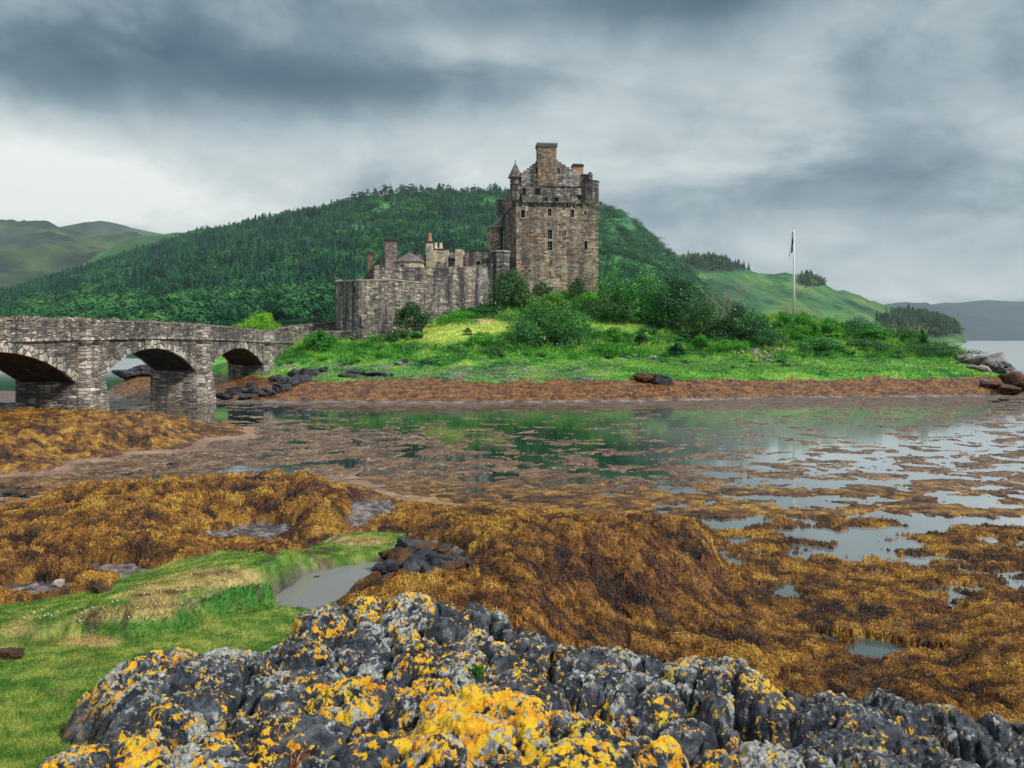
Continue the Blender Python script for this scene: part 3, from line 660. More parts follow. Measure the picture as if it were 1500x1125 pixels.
for i, (u, v, z, hw, dp, li) in enumerate(LOBES):
    cx, cy = W(u, v, z); th = R(35) + .3 * math.sin(i * 7.7)
    hw *= 1.12 * (1.0 + .3 * math.sin(i * 2.3)); dp *= 1 - .2 * math.sin(i * 1.7)
    c_, s_ = math.cos(th), math.sin(th); X1 = (qx - cx) * c_ + (qy - cy) * s_; Y1 = -(qx - cx) * s_ + (qy - cy) * c_
    d2 = (X1 / (hw * 1.05)) ** 2 + (Y1 / (dp * .80)) ** 2
    zz_ = z - .36 * np.power(d2, 1.25)
    zl = z - .34 - .45 * np.power(d2 / 2.6, 1.5)
    mk = zz_ > best; second = np.where(mk, best, np.maximum(second, zz_)); lich = np.where(mk, li, lich); best = np.where(mk, zz_, best)
    low = np.maximum(low, zl)
rz = np.maximum(best, low)
hollow = sstep(0, .1, low - best); lich = lich * (1 - .85 * hollow)
cre = np.exp(-np.maximum(best - second, 0) / .035) * (best > low)
cvar = sstep(-.25, .3, fbm(rx * 1.3, ry * 1.3, 3, 141)); rz = rz - (.02 + .11 * cvar) * cre
grv = 1 - np.abs(perlin((rx * math.cos(R(35)) + ry * math.sin(R(35))) * .9, (-rx * math.sin(R(35)) + ry * math.cos(R(35))) * 3.4 + .5 * fbm(rx * 3, ry * 3, 3, 143), 145)) * 2.2; rz = rz - .11 * sstep(.72, 1.0, grv) * (.35 + .65 * cvar)
# folded strata and knobs
gA, gB = rx * math.cos(R(35)) + ry * math.sin(R(35)), -rx * math.sin(R(35)) + ry * math.cos(R(35))
grv2 = 1 - np.abs(perlin(gA * 2.0 + .2 * fbm(rx * 5, ry * 5, 2, 151), gB * 8.5 + .9 * fbm(rx * 2.5, ry * 2.5, 3, 153), 155)) * 2.6; rz = rz - .022 * sstep(.70, 1.0, grv2) * sstep(-.25, .2, fbm(rx * 1.6, ry * 1.6, 2, 157))
sx_ = qx * math.cos(R(35)) + qy * math.sin(R(35)); sy_ = -qx * math.sin(R(35)) + qy * math.cos(R(35))
strata = 1 - billow(sx_ * 1.5 + 3, sy_ * 6.5 + .8 * fbm(sx_ * 2, sy_ * 2, 2, 110), 4, 111, .6)
rough_ = (1 - billow(qx * 4.2, qy * 4.2, 5, 112, .62)) * sstep(-.2, .3, fbm(rx * 1.1, ry * 1.1, 2, 146))
knob = billow(qx * 5.5, qy * 5.5, 4, 113, .55)
w1, w2, wid = worley(qx * 9 + .3 * fbm(qx * 12, qy * 12, 2, 115), qy * 9, 117)
pit = sstep(.0, .25, w2 - w1)
rz = rz + .085 * (strata - .5) + .026 * (knob - .5) + .045 * (rough_ - .4) + .014 * (pit - 1) * sstep(.35, .7, knob) + .009 * fbm(qx * 14, qy * 14, 4, 119) + .004 * fbm(qx * 45, qy * 45, 3, 121)
dzx = np.gradient(rz, axis=1) / np.maximum(np.gradient(rx, axis=1), 1e-6); dzy = np.gradient(rz, axis=0) / np.gradient(ry, axis=0)
# push the relief sideways too, so the lobes bulge and overhang a little
nx_, ny_ = -dzx, -dzy; ln = np.sqrt(nx_ ** 2 + ny_ ** 2 + 1)
dd = .035 * (knob - .4) + .02 * fbm(qx * 8, qy * 8 + rz * 8, 3, 123)
VR = np.stack([rx + nx_ / ln * dd, ry + ny_ / ln * dd, rz], -1)
gz = sample(Z, rx.ravel(), ry.ravel()).reshape(rx.shape)
kv = rz > gz - .12
kf = kv[:-1, :-1] | kv[1:, 1:]
rel = np.clip(.55 * strata + .45 * rough_ + .25 - .8 * cre - .9 * sstep(.72, 1.0, grv) - .55 * sstep(.70, 1.0, grv2) - .6 * hollow, 0, 1)
lich_t = np.clip(lich + .28 * fbm(rx * 3, ry * 3, 3, 131), 0, 1.2)
wet = np.clip(sstep(.05, .45, (gz + .35 - rz) * 1.2 + .2) + sstep(860, 1100, ru) * .25 * (1 - lich), 0, 1)
Vr, Fr, Lr, Wr, Rr_ = compact(VR.reshape(-1, 3), grid_faces(len(r_rows), len(r_us), kf), lich_t.ravel(), wet.ravel(), rel.ravel())
m, t, b, _ = newmat('lichened gneiss'); m_rock = m
gp = geopos(t); la = attr(t, 'lich'); wt_ = attr(t, 'wet'); re_ = M_(t, 'SUBTRACT', attr(t, 'relief'), .5)
nb = noise(t, gp, 7, 7, .68); nf = noise(t, gp, 38, 6, .7)
basec = ramp(t, nb, [(.30, (.004, .007, .014)), (.46, (.016, .022, .036)), (.58, (.065, .076, .098)), (.74, (.19, .20, .22))])
veins = noise(t, vscale(t, gp, (3, 9, 6)), 3.0, 8, .75, .6)
basec = mixc(t, ramp(t, veins, [(.60, 0), (.68, .7)]), basec, (.20, .22, .24))
gx_ = t.nodes.new('ShaderNodeNewGeometry'); sn = t.nodes.new('ShaderNodeSeparateXYZ'); t.links.new(gx_.outputs['Normal'], sn.inputs[0])
up = ramp(t, sn.outputs[2], [(.1, 0), (.75, 1)])
# grey crustose lichen
g_ = noise(t, gp, 20, 7, .66, .3); g_ = M_(t, 'ADD', g_, M_(t, 'MULTIPLY', noise(t, gp, 3.1, 3, .5), .35))
g_ = M_(t, 'ADD', g_, M_(t, 'MULTIPLY', M_(t, 'SUBTRACT', noise(t, gp, 1.9, 2, .5), .5), .55))
gth = M_(t, 'ADD', g_, M_(t, 'MULTIPLY', M_(t, 'ADD', la, M_(t, 'MULTIPLY', up, .8)), .105))
gth = M_(t, 'ADD', gth, M_(t, 'MULTIPLY', re_, .20))
gm = M_(t, 'MULTIPLY', ramp(t, gth, [(.82, 0), (.92, 1)]), M_(t, 'SUBTRACT', 1.0, wt_, None, True), None, True)
greyc = ramp(t, nf, [(.3, (.13, .15, .155)), (.52, (.34, .36, .35)), (.70, (.70, .70, .64))])
basec = mixc(t, gm, basec, greyc)
# yellow and orange lichen
y_ = noise(t, vscale(t, gp, (1, 1.2, 1)), 14, 8, .66, .6); yb = noise(t, gp, 2.6, 3, .5)
yv = M_(t, 'ADD', M_(t, 'ADD', y_, M_(t, 'MULTIPLY', yb, .42)), M_(t, 'MULTIPLY', la, .172))
yv = M_(t, 'ADD', M_(t, 'ADD', yv, M_(t, 'MULTIPLY', up, .035)), M_(t, 'MULTIPLY', re_, .09))
ym = M_(t, 'MULTIPLY', ramp(t, yv, [(.875, 0), (.89, 1)]), M_(t, 'SUBTRACT', 1.0, M_(t, 'MULTIPLY', wt_, .8), None, True), None, True)
yc_ = ramp(t, M_(t, 'ADD', M_(t, 'MULTIPLY', nf, .6), M_(t, 'MULTIPLY', noise(t, gp, 5, 3, .5), .5)), [(.40, (.52, .17, .01)), (.50, (.68, .32, .012)), (.60, (.70, .45, .018)), (.74, (.55, .50, .05))])
basec = mixc(t, ym, basec, yc_)
t.links.new(basec, b.inputs['Base Color'])
rr_ = M_(t, 'SUBTRACT', .78, M_(t, 'MULTIPLY', wt_, .35)); t.links.new(rr_, b.inputs['Roughness']); b.inputs['Specular IOR Level'].default_value = .4
hh = M_(t, 'ADD', M_(t, 'ADD', M_(t, 'MULTIPLY', nf, .6), nb), M_(t, 'ADD', M_(t, 'MULTIPLY', ym, .12), M_(t, 'MULTIPLY', noise(t, gp, 130, 3, .6), .25)))
bump(t, b, hh, .8, .02)
rk = mesh_np('rock_outcrop', Vr, Fr, m_rock, None, attrs={'lich': Lr, 'wet': Wr, 'relief': Rr_}); tag(rk, 'dark folded rock outcrop crusted with yellow and grey lichen at the waterside', 'rock outcrop')
print('rock', time.time() - T0, len(Fr))
# ================================================================== HILLS BEYOND
def hill(name, ridge, Yr, Y0, power, colf, amp, nrow, us, seed, mat, z0=-2.0, fine=.0):
    y = np.concatenate([np.exp(np.linspace(math.log(Y0), math.log(Yr), nrow)), Yr * np.array([1.03, 1.08, 1.16, 1.3])])
    yr = np.repeat(y[:, None], len(us), 1); u = np.repeat(us[None], len(y), 0); x = (u - 750) / FP * yr
    zr = H + (HZ - np.interp(us, [a for a, b in ridge], [b for a, b in ridge])) * Yr / FP
    t = (yr - Y0) / (Yr - Y0); p = np.where(t <= 1, np.clip(t, 0, 1) ** power, 1 - 1.2 * (t - 1))
    z = z0 + (zr[None] - z0) * p
    z = z + amp * np.sin(np.clip(t, 0, 1.2) * math.pi / 1.2) * fbm(x / (Yr * .10), yr / (Yr * .16), 5, seed) * sstep(0, amp * 1.5, zr)[None]
    if fine: z = z + fine * fbm(x / (Yr * .02), yr / (Yr * .02), 4, seed + 5) * np.clip(t * 2, 0, 1) * sstep(0, 20, zr)[None]
    pyv = HZ + (H - z) * FP / yr
    o = mesh_np(name, np.stack([x, yr, z], -1).reshape(-1, 3), grid_faces(len(y), len(us)), mat, colf(u, pyv, x, yr).reshape(-1, 3)); tag(o, kind='structure')
    return (us, y, z)
def hsample(hl, u, y):
    us, ys, z = hl; c = np.interp(u, us, np.arange(len(us))); r = np.interp(y, ys, np.arange(len(ys)))
    i = np.clip(r.astype(int), 0, len(ys) - 2); j = np.clip(c.astype(int), 0, len(us) - 2); a = r - i; b = c - j
    return (z[i, j] * (1 - b) + z[i, j + 1] * b) * (1 - a) + (z[i + 1, j] * (1 - b) + z[i + 1, j + 1] * b) * a
def E(u, v, cu, cv, ru, rv): return np.exp(-(((u - cu) / ru) ** 2 + ((v - cv) / rv) ** 2))
m_hill = m_surface('hillside', .05, .45, .95, .8, 4.0, 8)
m_moor = m_surface('moorland', .012, .5, .95, 1.0, 14.0, 8)
RIDGE = [(-1500,470),(-500,452),(0,432),(60,416),(100,402),(170,380),(250,354),(300,340),(345,331),(400,320),(440,311),(480,304),(500,300),(560,290),(600,284),(660,281),(730,282),(800,284),(850,290),(880,302),(905,310),(930,325),(955,345),(980,372),(1000,388),(1030,418),(1060,440),(1100,462),(1200,480),(1300,500),(1400,516),(2500,530)]
def clearing(u, v, x, y):
    n = fbm(x / 60, y / 100, 4, 205)
    c = E(u, v, 515, 332, 70, 11) * .8 + E(u, v, 700, 300, 60, 12) * .5 + E(u, v, 600, 312, 60, 7) * .5 + E(u, v, 580, 345, 70, 8) * .4 + E(u, v, 935, 375, 50, 45) * .5 + E(u, v, 900, 330, 40, 18) * .6 + E(u, v, 640, 345, 50, 9) * .5 + E(u, v, 380, 372, 22, 5) * .4 + E(u, v, 560, 300, 60, 6) * .5
    return c + n * .95
def c_main(u, v, x, y):
    c = clearing(u, v, x, y); g = fbm(x / 25, y / 40, 4, 207)
    col = pick(g, [(-.5, (.006, .045, .028)), (.4, (.02, .10, .045))])
    return lerpc(col, pick(g, [(-.5, (.015, .13, .045)), (0, (.04, .20, .055)), (.5, (.12, .28, .07))]), sstep(.32, .7, c))
us = np.concatenate([np.linspace(-1500, -110, 40), np.linspace(-100, 1260, 420), np.linspace(1280, 2500, 30)])
HM = hill('hill', RIDGE, 1500, 165, 1.5, c_main, 26, 220, us, 201, m_hill, fine=4)
def c_green(u, v, x, y):
    g = fbm(x / 120, y / 200, 5, 211)
    col = pick(g, [(-.5, (.015, .08, .022)), (0, (.035, .15, .03)), (.5, (.09, .20, .04))])
    col = lerpc(col, (.03, .10, .04), sstep(.1, .4, E(u, v, 215, 352, 35, 5) + E(u, v, 205, 365, 20, 6) * .6 + .3 * g))
    return lerpc(col, (.11, .10, .065), sstep(.4, .8, E(u, v, 310, 334, 45, 5)))
us2 = np.linspace(-500, 640, 260)
HG = hill('pasture_hill', [(-500,520),(0,436),(60,408),(110,388),(150,368),(175,354),(200,344),(235,341),(268,339),(290,335),(320,332),(345,333),(400,340),(640,400)], 2500, 900, 1.1, c_green, 25, 70, us2, 213, m_moor, fine=3)
def c_moor(u, v, x, y):
    g = fbm(x / 260, y / 420, 5, 221); g2_ = fbm(x / 90, y / 150, 4, 223)
    col = pick(g + .5 * g2_, [(-.5, (.006, .022, .022)), (-.1, (.018, .042, .030)), (.2, (.045, .085, .035)), (.5, (.085, .115, .05))])
    return lerpc(col, (.04, .06, .055), sstep(.3, .6, E(u, v, 20, 352, 60, 12) + .4 * g2_))
HMo = hill('moor_hill', [(-900,330),(-300,318),(-60,322),(0,326),(25,328),(55,326),(75,327),(92,334),(110,341),(128,347),(150,346),(190,344),(260,350),(420,380),(640,420)], 3400, 1300, 1.0, c_moor, 90, 150, np.linspace(-900, 640, 340), 225, m_moor, fine=22)
HF = hill('misty_hill', [(-900,316),(-300,312),(-60,318),(0,323),(40,331),(90,333),(125,325),(150,324),(180,331),(210,337),(260,345),(500,400)], 5200, 4200, 1.0, c_moor, 60, 30, np.linspace(-900, 500, 120), 231, m_moor)
def c_right(u, v, x, y):
    g = fbm(x / 90, y / 160, 5, 241); g2_ = fbm(x / 30, y / 50, 4, 243)
    col = pick(g + .5 * g2_, [(-.5, (.012, .055, .035)), (-.1, (.035, .13, .045)), (.25, (.09, .20, .055)), (.6, (.18, .21, .08))])
    col = lerpc(col, (.05, .09, .05), sstep(.12, .3, g2_ + .2 * g) * .6)
    dk = E(u, v, 1050, 388, 70, 12) + E(u, v, 1190, 410, 28, 9) + E(u, v, 1370, 478, 55, 18)
    return lerpc(col, (.015, .05, .03), sstep(.3, .6, dk + .2 * g))
RR = [(900,380),(960,379),(1000,378),(1040,379),(1062,383),(1085,391),(1105,399),(1125,403),(1160,404),(1185,409),(1205,418),(1222,426),(1245,428),(1258,431),(1280,440),(1300,447),(1330,456),(1360,463),(1385,470),(1400,479),(1408,488),(1414,497),(1418,503),(1500,520),(2500,540)]
HR = hill('green_headland', RR, 1800, 1150, .85, c_right, 22, 130, np.concatenate([np.linspace(860, 1440, 330), np.linspace(1450, 2500, 12)]), 245, m_moor, z0=-6, fine=7)
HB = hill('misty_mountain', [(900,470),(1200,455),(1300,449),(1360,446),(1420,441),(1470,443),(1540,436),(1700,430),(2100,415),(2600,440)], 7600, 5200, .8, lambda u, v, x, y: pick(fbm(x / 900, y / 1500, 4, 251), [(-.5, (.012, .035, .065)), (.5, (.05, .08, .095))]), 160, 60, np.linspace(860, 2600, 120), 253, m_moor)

# ---- forest of the far hillside
def conifer(seed, layers=4, pts=6):
    r = np.random.default_rng(seed); Vs = []; Fs = []
    for l in range(layers):
        zt = 1 - l / layers * .80; zb = zt - .34 - .06 * l; rad = (.06 + .17 * (l + 1) / layers) * r.uniform(.85, 1.15)
        o = len(Vs); Vs.append((r.normal(0, .01), r.normal(0, .01), zt))
        for k in range(pts * 2):
            a = k * math.pi / pts + l * .7 + r.normal(0, .1); rr_ = rad * (1.0 if k % 2 == 0 else .5) * r.uniform(.75, 1.2)
            Vs.append((rr_ * math.cos(a), rr_ * math.sin(a), max(.0, zb + (.0 if k % 2 == 0 else .09) + r.normal(0, .015))))
        for k in range(pts * 2): Fs.append((o, o + 1 + k, o + 1 + (k + 1) % (pts * 2)))
    return np.array(Vs), np.array(Fs)
def broadleaf(seed, n=150):
    r = np.random.default_rng(seed); L = [(r.normal(0, .22), r.normal(0, .22), r.uniform(.4, .72), r.uniform(.22, .34)) for _ in range(6)]
    Vs = []
    for k in range(n):
        x, y, z, q_ = L[r.integers(6)]; d = r.normal(size=3); d[2] = abs(d[2]) * .9 - .15; d /= np.linalg.norm(d); c = np.array([x, y, z]) + d * q_
        a = np.cross(d, r.normal(size=3)); a /= np.linalg.norm(a); b_ = np.cross(d, a); s = r.uniform(.035, .075)
        Vs += [c + a * s + b_ * s * .3, c - a * s * .4 + b_ * s, c - a * s * .7 - b_ * s * .9]
    return np.array(Vs), np.arange(n * 3).reshape(-1, 3)
CON = [conifer(i) for i in range(6)]; BRO = [broadleaf(50 + i) for i in range(6)]
def forest(hl, n, ylo, yhi, ulo, uhi, dens, hc, hb, isb, seed, base=(.006, .066, .046)):
    r = np.random.default_rng(seed)
    y = np.sqrt(r.uniform(ylo ** 2, yhi ** 2, n)) if yhi / ylo < 2 else ylo + (yhi - ylo) * r.uniform(0, 1, n) ** .72
    u = r.uniform(ulo, uhi, n); x = (u - 750) / FP * y; z = hsample(hl, u, y); v = HZ + (H - z) * FP / y
    ok = r.uniform(0, 1, n) < dens(u, v, x, y); x, y, z, u, v = x[ok], y[ok], z[ok], u[ok], v[ok]; n = len(x)
    bl = r.uniform(0, 1, n) < isb(u, v, x, y)
    tone = fbm(x / 45, y / 70, 4, seed + 3) * 1.3; out = []
    for k in range(6):
        for kind, T_, hgt in ((0, CON, hc), (1, BRO, hb)):
            s = (bl == bool(kind)) & (np.arange(n) % 6 == k)
            if not s.any(): continue
            V0, F0 = T_[k]; m_ = int(s.sum()); a = r.uniform(0, 6.28, m_); hh_ = r.uniform(.45, 1.4, m_) * hgt
            wd = hh_ * r.uniform(.85, 1.25, m_) * (1.25 if kind else 1.0)
            ca, sa = np.cos(a), np.sin(a)
            P = np.stack([x[s][:, None] + wd[:, None] * (V0[:, 0] * ca[:, None] - V0[:, 1] * sa[:, None]), y[s][:, None] + wd[:, None] * (V0[:, 0] * sa[:, None] + V0[:, 1] * ca[:, None]),
                          z[s][:, None] - .04 * hh_[:, None] + hh_[:, None] * V0[None, :, 2]], -1)
            F_ = F0[None] + (np.arange(m_) * len(V0))[:, None, None]
            tn = tone[s] * 1.3 + r.normal(0, .4, m_)
            c = pick(tn, [(-.8, tuple(.45 * b_ for b_ in base)), (0, base), (.8, (base[0] * 5.0, base[1] * 2.1, base[2] * 1.2))])
            if kind: c = c * np.array([2.8, 1.8, 1.0])
            out.append((P.reshape(-1, 3), F_.reshape(-1, 3), np.repeat(c, len(V0), 0)))
    return joinm(out)
m_tree = m_leaf('forest foliage', .1, .8)
def d_main(u, v, x, y):
    c = clearing(u, v, x, y); d = 1 - .82 * sstep(.30, .7, c)
    d = np.where(u > 880, d * .8, d); d = np.where(v > 476, d * .35, d)
    return np.where(v < np.interp(u, [a for a, b in RIDGE], [b for a, b in RIDGE]) + 1.0, 0, d)
b_main = lambda u, v, x, y: np.clip(sstep(428, 455, v) * .9 + sstep(.0, .3, fbm(x / 90, y / 90, 3, 261)) * .8 + (u > 860) * .5 + (u > 520) * .35 + .12, 0, 1)
v_, f_, c_ = forest(HM, 32000, 300, 1540, -130, 1080, d_main, 13.0, 9.0, b_main, 271)
fo = mesh_np('forest', v_, f_, m_tree, c_, smooth=False); tag(fo, 'dark wooded hillside behind the castle', 'forest', kind='stuff')
print('forest', len(f_), time.time() - T0)
d_r = lambda u, v, x, y: np.clip(E(u, v, 1050, 386, 62, 10) * 1.5 - .35, 0, 1) + np.clip(E(u, v, 1192, 412, 22, 9) * 1.6 - .4, 0, 1) + np.clip(E(u, v, 1360, 474, 66, 17) * 2.2 - .5, 0, 1) * (v > np.interp(u, [1280, 1330, 1400], [438, 452, 468]))
v_, f_, c_ = forest(HR, 16000, 1160, 1830, 980, 1420, d_r, 15.0, 10.0, lambda u, v, x, y: .25 + 0 * u, 281, (.022, .075, .045))
fo = mesh_np('headland_woods', v_, f_, m_tree, c_, smooth=False); tag(fo, 'dark woods on the end of the green headland', 'woods', kind='stuff')

# ------------------------------------------------------------------ small mesh builder
class MB:
    def __init__(s): s.v = []; s.f = []
    def add(s, v, f):
        o = len(s.v); s.v += [tuple(p) for p in v]; s.f += [tuple(i + o for i in q_) for q_ in f]
    def hexa(s, b, t):      # bottom 4, top 4 points, counter-clockwise from above
        s.add(list(b) + list(t), [(3, 2, 1, 0), (4, 5, 6, 7), (0, 1, 5, 4), (1, 2, 6, 5), (2, 3, 7, 6), (3, 0, 4, 7)])
    def box(s, x0, x1, y0, y1, z0, z1, fr=None):
        b = [(x0, y0), (x1, y0), (x1, y1), (x0, y1)]
        if fr: b = [fr(*p) for p in b]
        s.hexa([(*p, z0) for p in b], [(*p, z1) for p in b])
    def prism(s, pts, z0, z1, top=None):
        n = len(pts); top = top or pts
        zt = z1 if isinstance(z1, (list, tuple)) else [z1] * n
        s.add([(*p, z0) for p in pts] + [(*p, z) for p, z in zip(top, zt)], [tuple(range(n - 1, -1, -1)), tuple(range(n, 2 * n))] + [(i, (i + 1) % n, n + (i + 1) % n, n + i) for i in range(n)])
    def cone(s, cx, cy, z0, z1, r0, r1, n=16, cap=True, a0=0):
        A = [a0 + 2 * math.pi * k / n for k in range(n)]
        if r1 < 1e-4:
            s.add([(cx + r0 * math.cos(a), cy + r0 * math.sin(a), z0) for a in A] + [(cx, cy, z1)], [tuple(range(n - 1, -1, -1))] + [(i, (i + 1) % n, n) for i in range(n)])
        else: s.prism([(cx + r0 * math.cos(a), cy + r0 * math.sin(a)) for a in A], z0, z1, [(cx + r1 * math.cos(a), cy + r1 * math.sin(a)) for a in A])
    def tube(s, pts, rad, n=7):
        rings = []
        for i, p in enumerate(pts):
            p = Vector(p); d = (Vector(pts[min(i + 1, len(pts) - 1)]) - Vector(pts[max(i - 1, 0)])).normalized()
            a = d.orthogonal().normalized(); b_ = d.cross(a); r_ = rad[i] if isinstance(rad, (list, tuple)) else rad
            rings.append([tuple(p + a * r_ * math.cos(2 * math.pi * k / n) + b_ * r_ * math.sin(2 * math.pi * k / n)) for k in range(n)])
        v = [q_ for r_ in rings for q_ in r_]; f = []
        for i in range(len(rings) - 1):
            for k in range(n): f.append((i * n + k, i * n + (k + 1) % n, (i + 1) * n + (k + 1) % n, (i + 1) * n + k))
        f += [tuple(range(n - 1, -1, -1)), tuple((len(rings) - 1) * n + k for k in range(n))]
        s.add(v, f)
    def build(s, name, mat, parent=None, smooth=False, bevel=0):
        me = bpy.data.meshes.new(name); me.from_pydata(s.v, [], s.f); me.materials.append(mat); me.update()
        import bmesh
        bm = bmesh.new(); bm.from_mesh(me); bmesh.ops.recalc_face_normals(bm, faces=bm.faces); bm.to_mesh(me); bm.free()
        if smooth: me.polygons.foreach_set('use_smooth', [True] * len(me.polygons))
        o = bpy.data.objects.new(name, me); COL.objects.link(o)
        if parent:
            o.parent = parent; o.matrix_parent_inverse = parent.matrix_basis.inverted()
        if bevel:
            bv = o.modifiers.new('edge', 'BEVEL'); bv.width = bevel; bv.segments = 2; bv.limit_method = 'ANGLE'
        return o
def inparent(o, parent):
    o.parent = parent; o.matrix_parent_inverse = parent.matrix_basis.inverted(); return o
# ================================================================== BRIDGE
rb = random.Random(5)
S_BR = m_stone('bridge rubble', [(.09, .08, .085), (.20, .18, .17), (.34, .295, .26), (.58, .51, .43)], 1.5, 6.2, (.10, .095, .09), .60, (.035, .037, .045), .35, 1.0, .6)
S_BU = m_stone('buttress ashlar', [(.16, .14, .13), (.32, .28, .25), (.48, .42, .36), (.62, .55, .46)], 1.1, 5.2, (.14, .13, .12), .5, (.05, .05, .055), .5, .9, .4)
S_VO = m_stone('arch stones', [(.26, .24, .22), (.44, .40, .36), (.62, .56, .48)], 2.2, 2.2, (.10, .09, .085), .6, (.045, .045, .05), .3, 1.0, .5)
S_COP = m_stone('coping stones', [(.14, .12, .10), (.28, .23, .18), (.42, .36, .28)], 3.0, 5.0, (.06, .055, .05), .5, (.06, .055, .05), .3, 1.0, .3)
S_DK = m_stone('dark soffit stone', [(.018, .018, .022), (.045, .044, .045), (.09, .085, .08)], 2.2, 4.0, (.03, .03, .03), .7, (.02, .02, .022), .0, 1.0, .8)  # arch undersides only, darker than the bridge rubble
XE, XW = -25.4, -28.7
PIER = [31.0, 49.0, 66.9, 85.0]; HP = 1.3
def ptop(y): return float(np.interp(y, [14, 31, 40, 49, 58, 67, 76, 85, 98], [5.3, 6.1, 6.35, 6.48, 6.55, 6.50, 6.38, 6.18, 6.05]))
def pstr(y): return ptop(y) - 1.22
bridge = empty('stone_bridge', ((XE + XW) / 2, 58, 0), 'old grey stone arch bridge reaching over the tidal water to the island', 'bridge')
body = MB()
def arch(ya, yb, zs, zc, k=26):
    c = (yb - ya) / 2; f = zc - zs; Rr = (c * c + f * f) / (2 * f); cz = zc - Rr; cy = (ya + yb) / 2; a = math.asin(c / Rr)
    return [(cy + Rr * math.sin(-a + 2 * a * i / k), cz + Rr * math.cos(-a + 2 * a * i / k)) for i in range(k + 1)], cy, cz, Rr, a
SPR = [2.75, 2.75, 2.65]; CRN = [4.62, 4.62, 4.45]
for i in range(3):
    ya, yb = PIER[i] + HP, PIER[i + 1] - HP
    soff = MB()
    P, cy, cz, Rr, a = arch(ya, yb, SPR[i], CRN[i])
    for (y0, z0), (y1, z1) in zip(P[:-1], P[1:]):
        for X in (XE, XW):
            body.add([(X, y0, z0), (X, y1, z1), (X, y1, pstr(y1)), (X, y0, pstr(y0))], [(0, 1, 2, 3)])
        soff.add([(XE, y0, z0), (XE, y1, z1), (XW, y1, z1), (XW, y0, z0)], [(0, 1, 2, 3)])
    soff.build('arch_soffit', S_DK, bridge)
    rings = (MB(), MB()); nb = 34
    for k in range(nb):
        a0 = -a + 2 * a * (k + .03) / nb; a1 = -a + 2 * a * (k + .97) / nb; ro = Rr + rb.uniform(.48, .66); ri = Rr - .01; pr = rb.uniform(.03, .09)
        q_ = [(cy + r_ * math.sin(t_), cz + r_ * math.cos(t_)) for r_, t_ in ((ri, a0), (ri, a1), (ro, a1), (ro, a0))]
        q_ = [(y, min(z, pstr(y) - .03)) for y, z in q_]
        for ring, X0, X1 in ((rings[0], XE - .12, XE + pr), (rings[1], XW + .12, XW - pr)):
            ring.add([(X0, *p) for p in q_] + [(X1, *p) for p in q_], [(3, 2, 1, 0), (4, 5, 6, 7), (0, 1, 5, 4), (1, 2, 6, 5), (2, 3, 7, 6), (3, 0, 4, 7)])
    for ring in rings: ring.build('arch_ring', S_VO, bridge)
# solid masonry over each pier and in the approaches
for y0, y1 in [(PIER[0] - 17, PIER[0] + HP)] + [(p - HP, p + HP) for p in PIER[1:3]] + [(PIER[3] - HP, 98.5)]:
    ys = np.linspace(y0, y1, 6)
    for a_, b_ in zip(ys[:-1], ys[1:]):
        zb = -1.0 if (y0 < 20 or y1 > 95) else 2.6
        body.hexa([(XE, a_, zb), (XE, b_, zb), (XW, b_, zb), (XW, a_, zb)], [(XE, a_, pstr(a_)), (XE, b_, pstr(b_)), (XW, b_, pstr(b_)), (XW, a_, pstr(a_))])
body.build('spandrel_wall', S_BR, bridge)

for p in PIER:
    m_ = MB(); h0, h1 = HP + .45, HP + .12
    m_.hexa([(XE + .25, p - h0, -1.4), (XE + .25, p + h0, -1.4), (XW - .25, p + h0, -1.4), (XW - .25, p - h0, -1.4)],
            [(XE - .02, p - h1, 2.62), (XE - .02, p + h1, 2.62), (XW + .02, p + h1, 2.62), (XW + .02, p - h1, 2.62)])
    pr = m_.build('pier', S_BR, bridge)
    m_ = MB(); # buttress of the pier: battered foot, shaft and moulded head
    m_.hexa([(XE + .28, p - 1.45, -1.4), (XE + 1.0, p - 1.25, -1.4), (XE + 1.0, p + 1.25, -1.4), (XE + .28, p + 1.45, -1.4)],
            [(XE + .01, p - 1.15, 2.75), (XE + .55, p - 1.08, 2.75), (XE + .55, p + 1.08, 2.75), (XE + .01, p + 1.15, 2.75)])
    m_.hexa([(XE - .01, p - 1.0, 2.755), (XE + .42, p - .95, 2.755), (XE + .42, p + .95, 2.755), (XE - .01, p + 1.0, 2.755)],
            [(XE - .01, p - 1.0, pstr(p) - .32), (XE + .40, p - .95, pstr(p) - .32), (XE + .40, p + .95, pstr(p) - .32), (XE - .01, p + 1.0, pstr(p) - .32)])
    m_.build('buttress', S_BU, bridge)
    m_ = MB(); m_.box(XW - .40, XW + .01, p - 1, p + 1, -1.2, pstr(p) - .32); m_.build('buttress', S_BR, bridge)
    m_ = MB()
    for dz0, dz1, e in ((-.318, -.20, .06), (-.197, -.06, .15), (-.057, .10, .24)):
        m_.box(XE - .02, XE + .40 + e, p - .95 - e, p + .95 + e, pstr(p) + dz0, pstr(p) + dz1)
    m_.build('moulded_cap', S_VO, bridge)
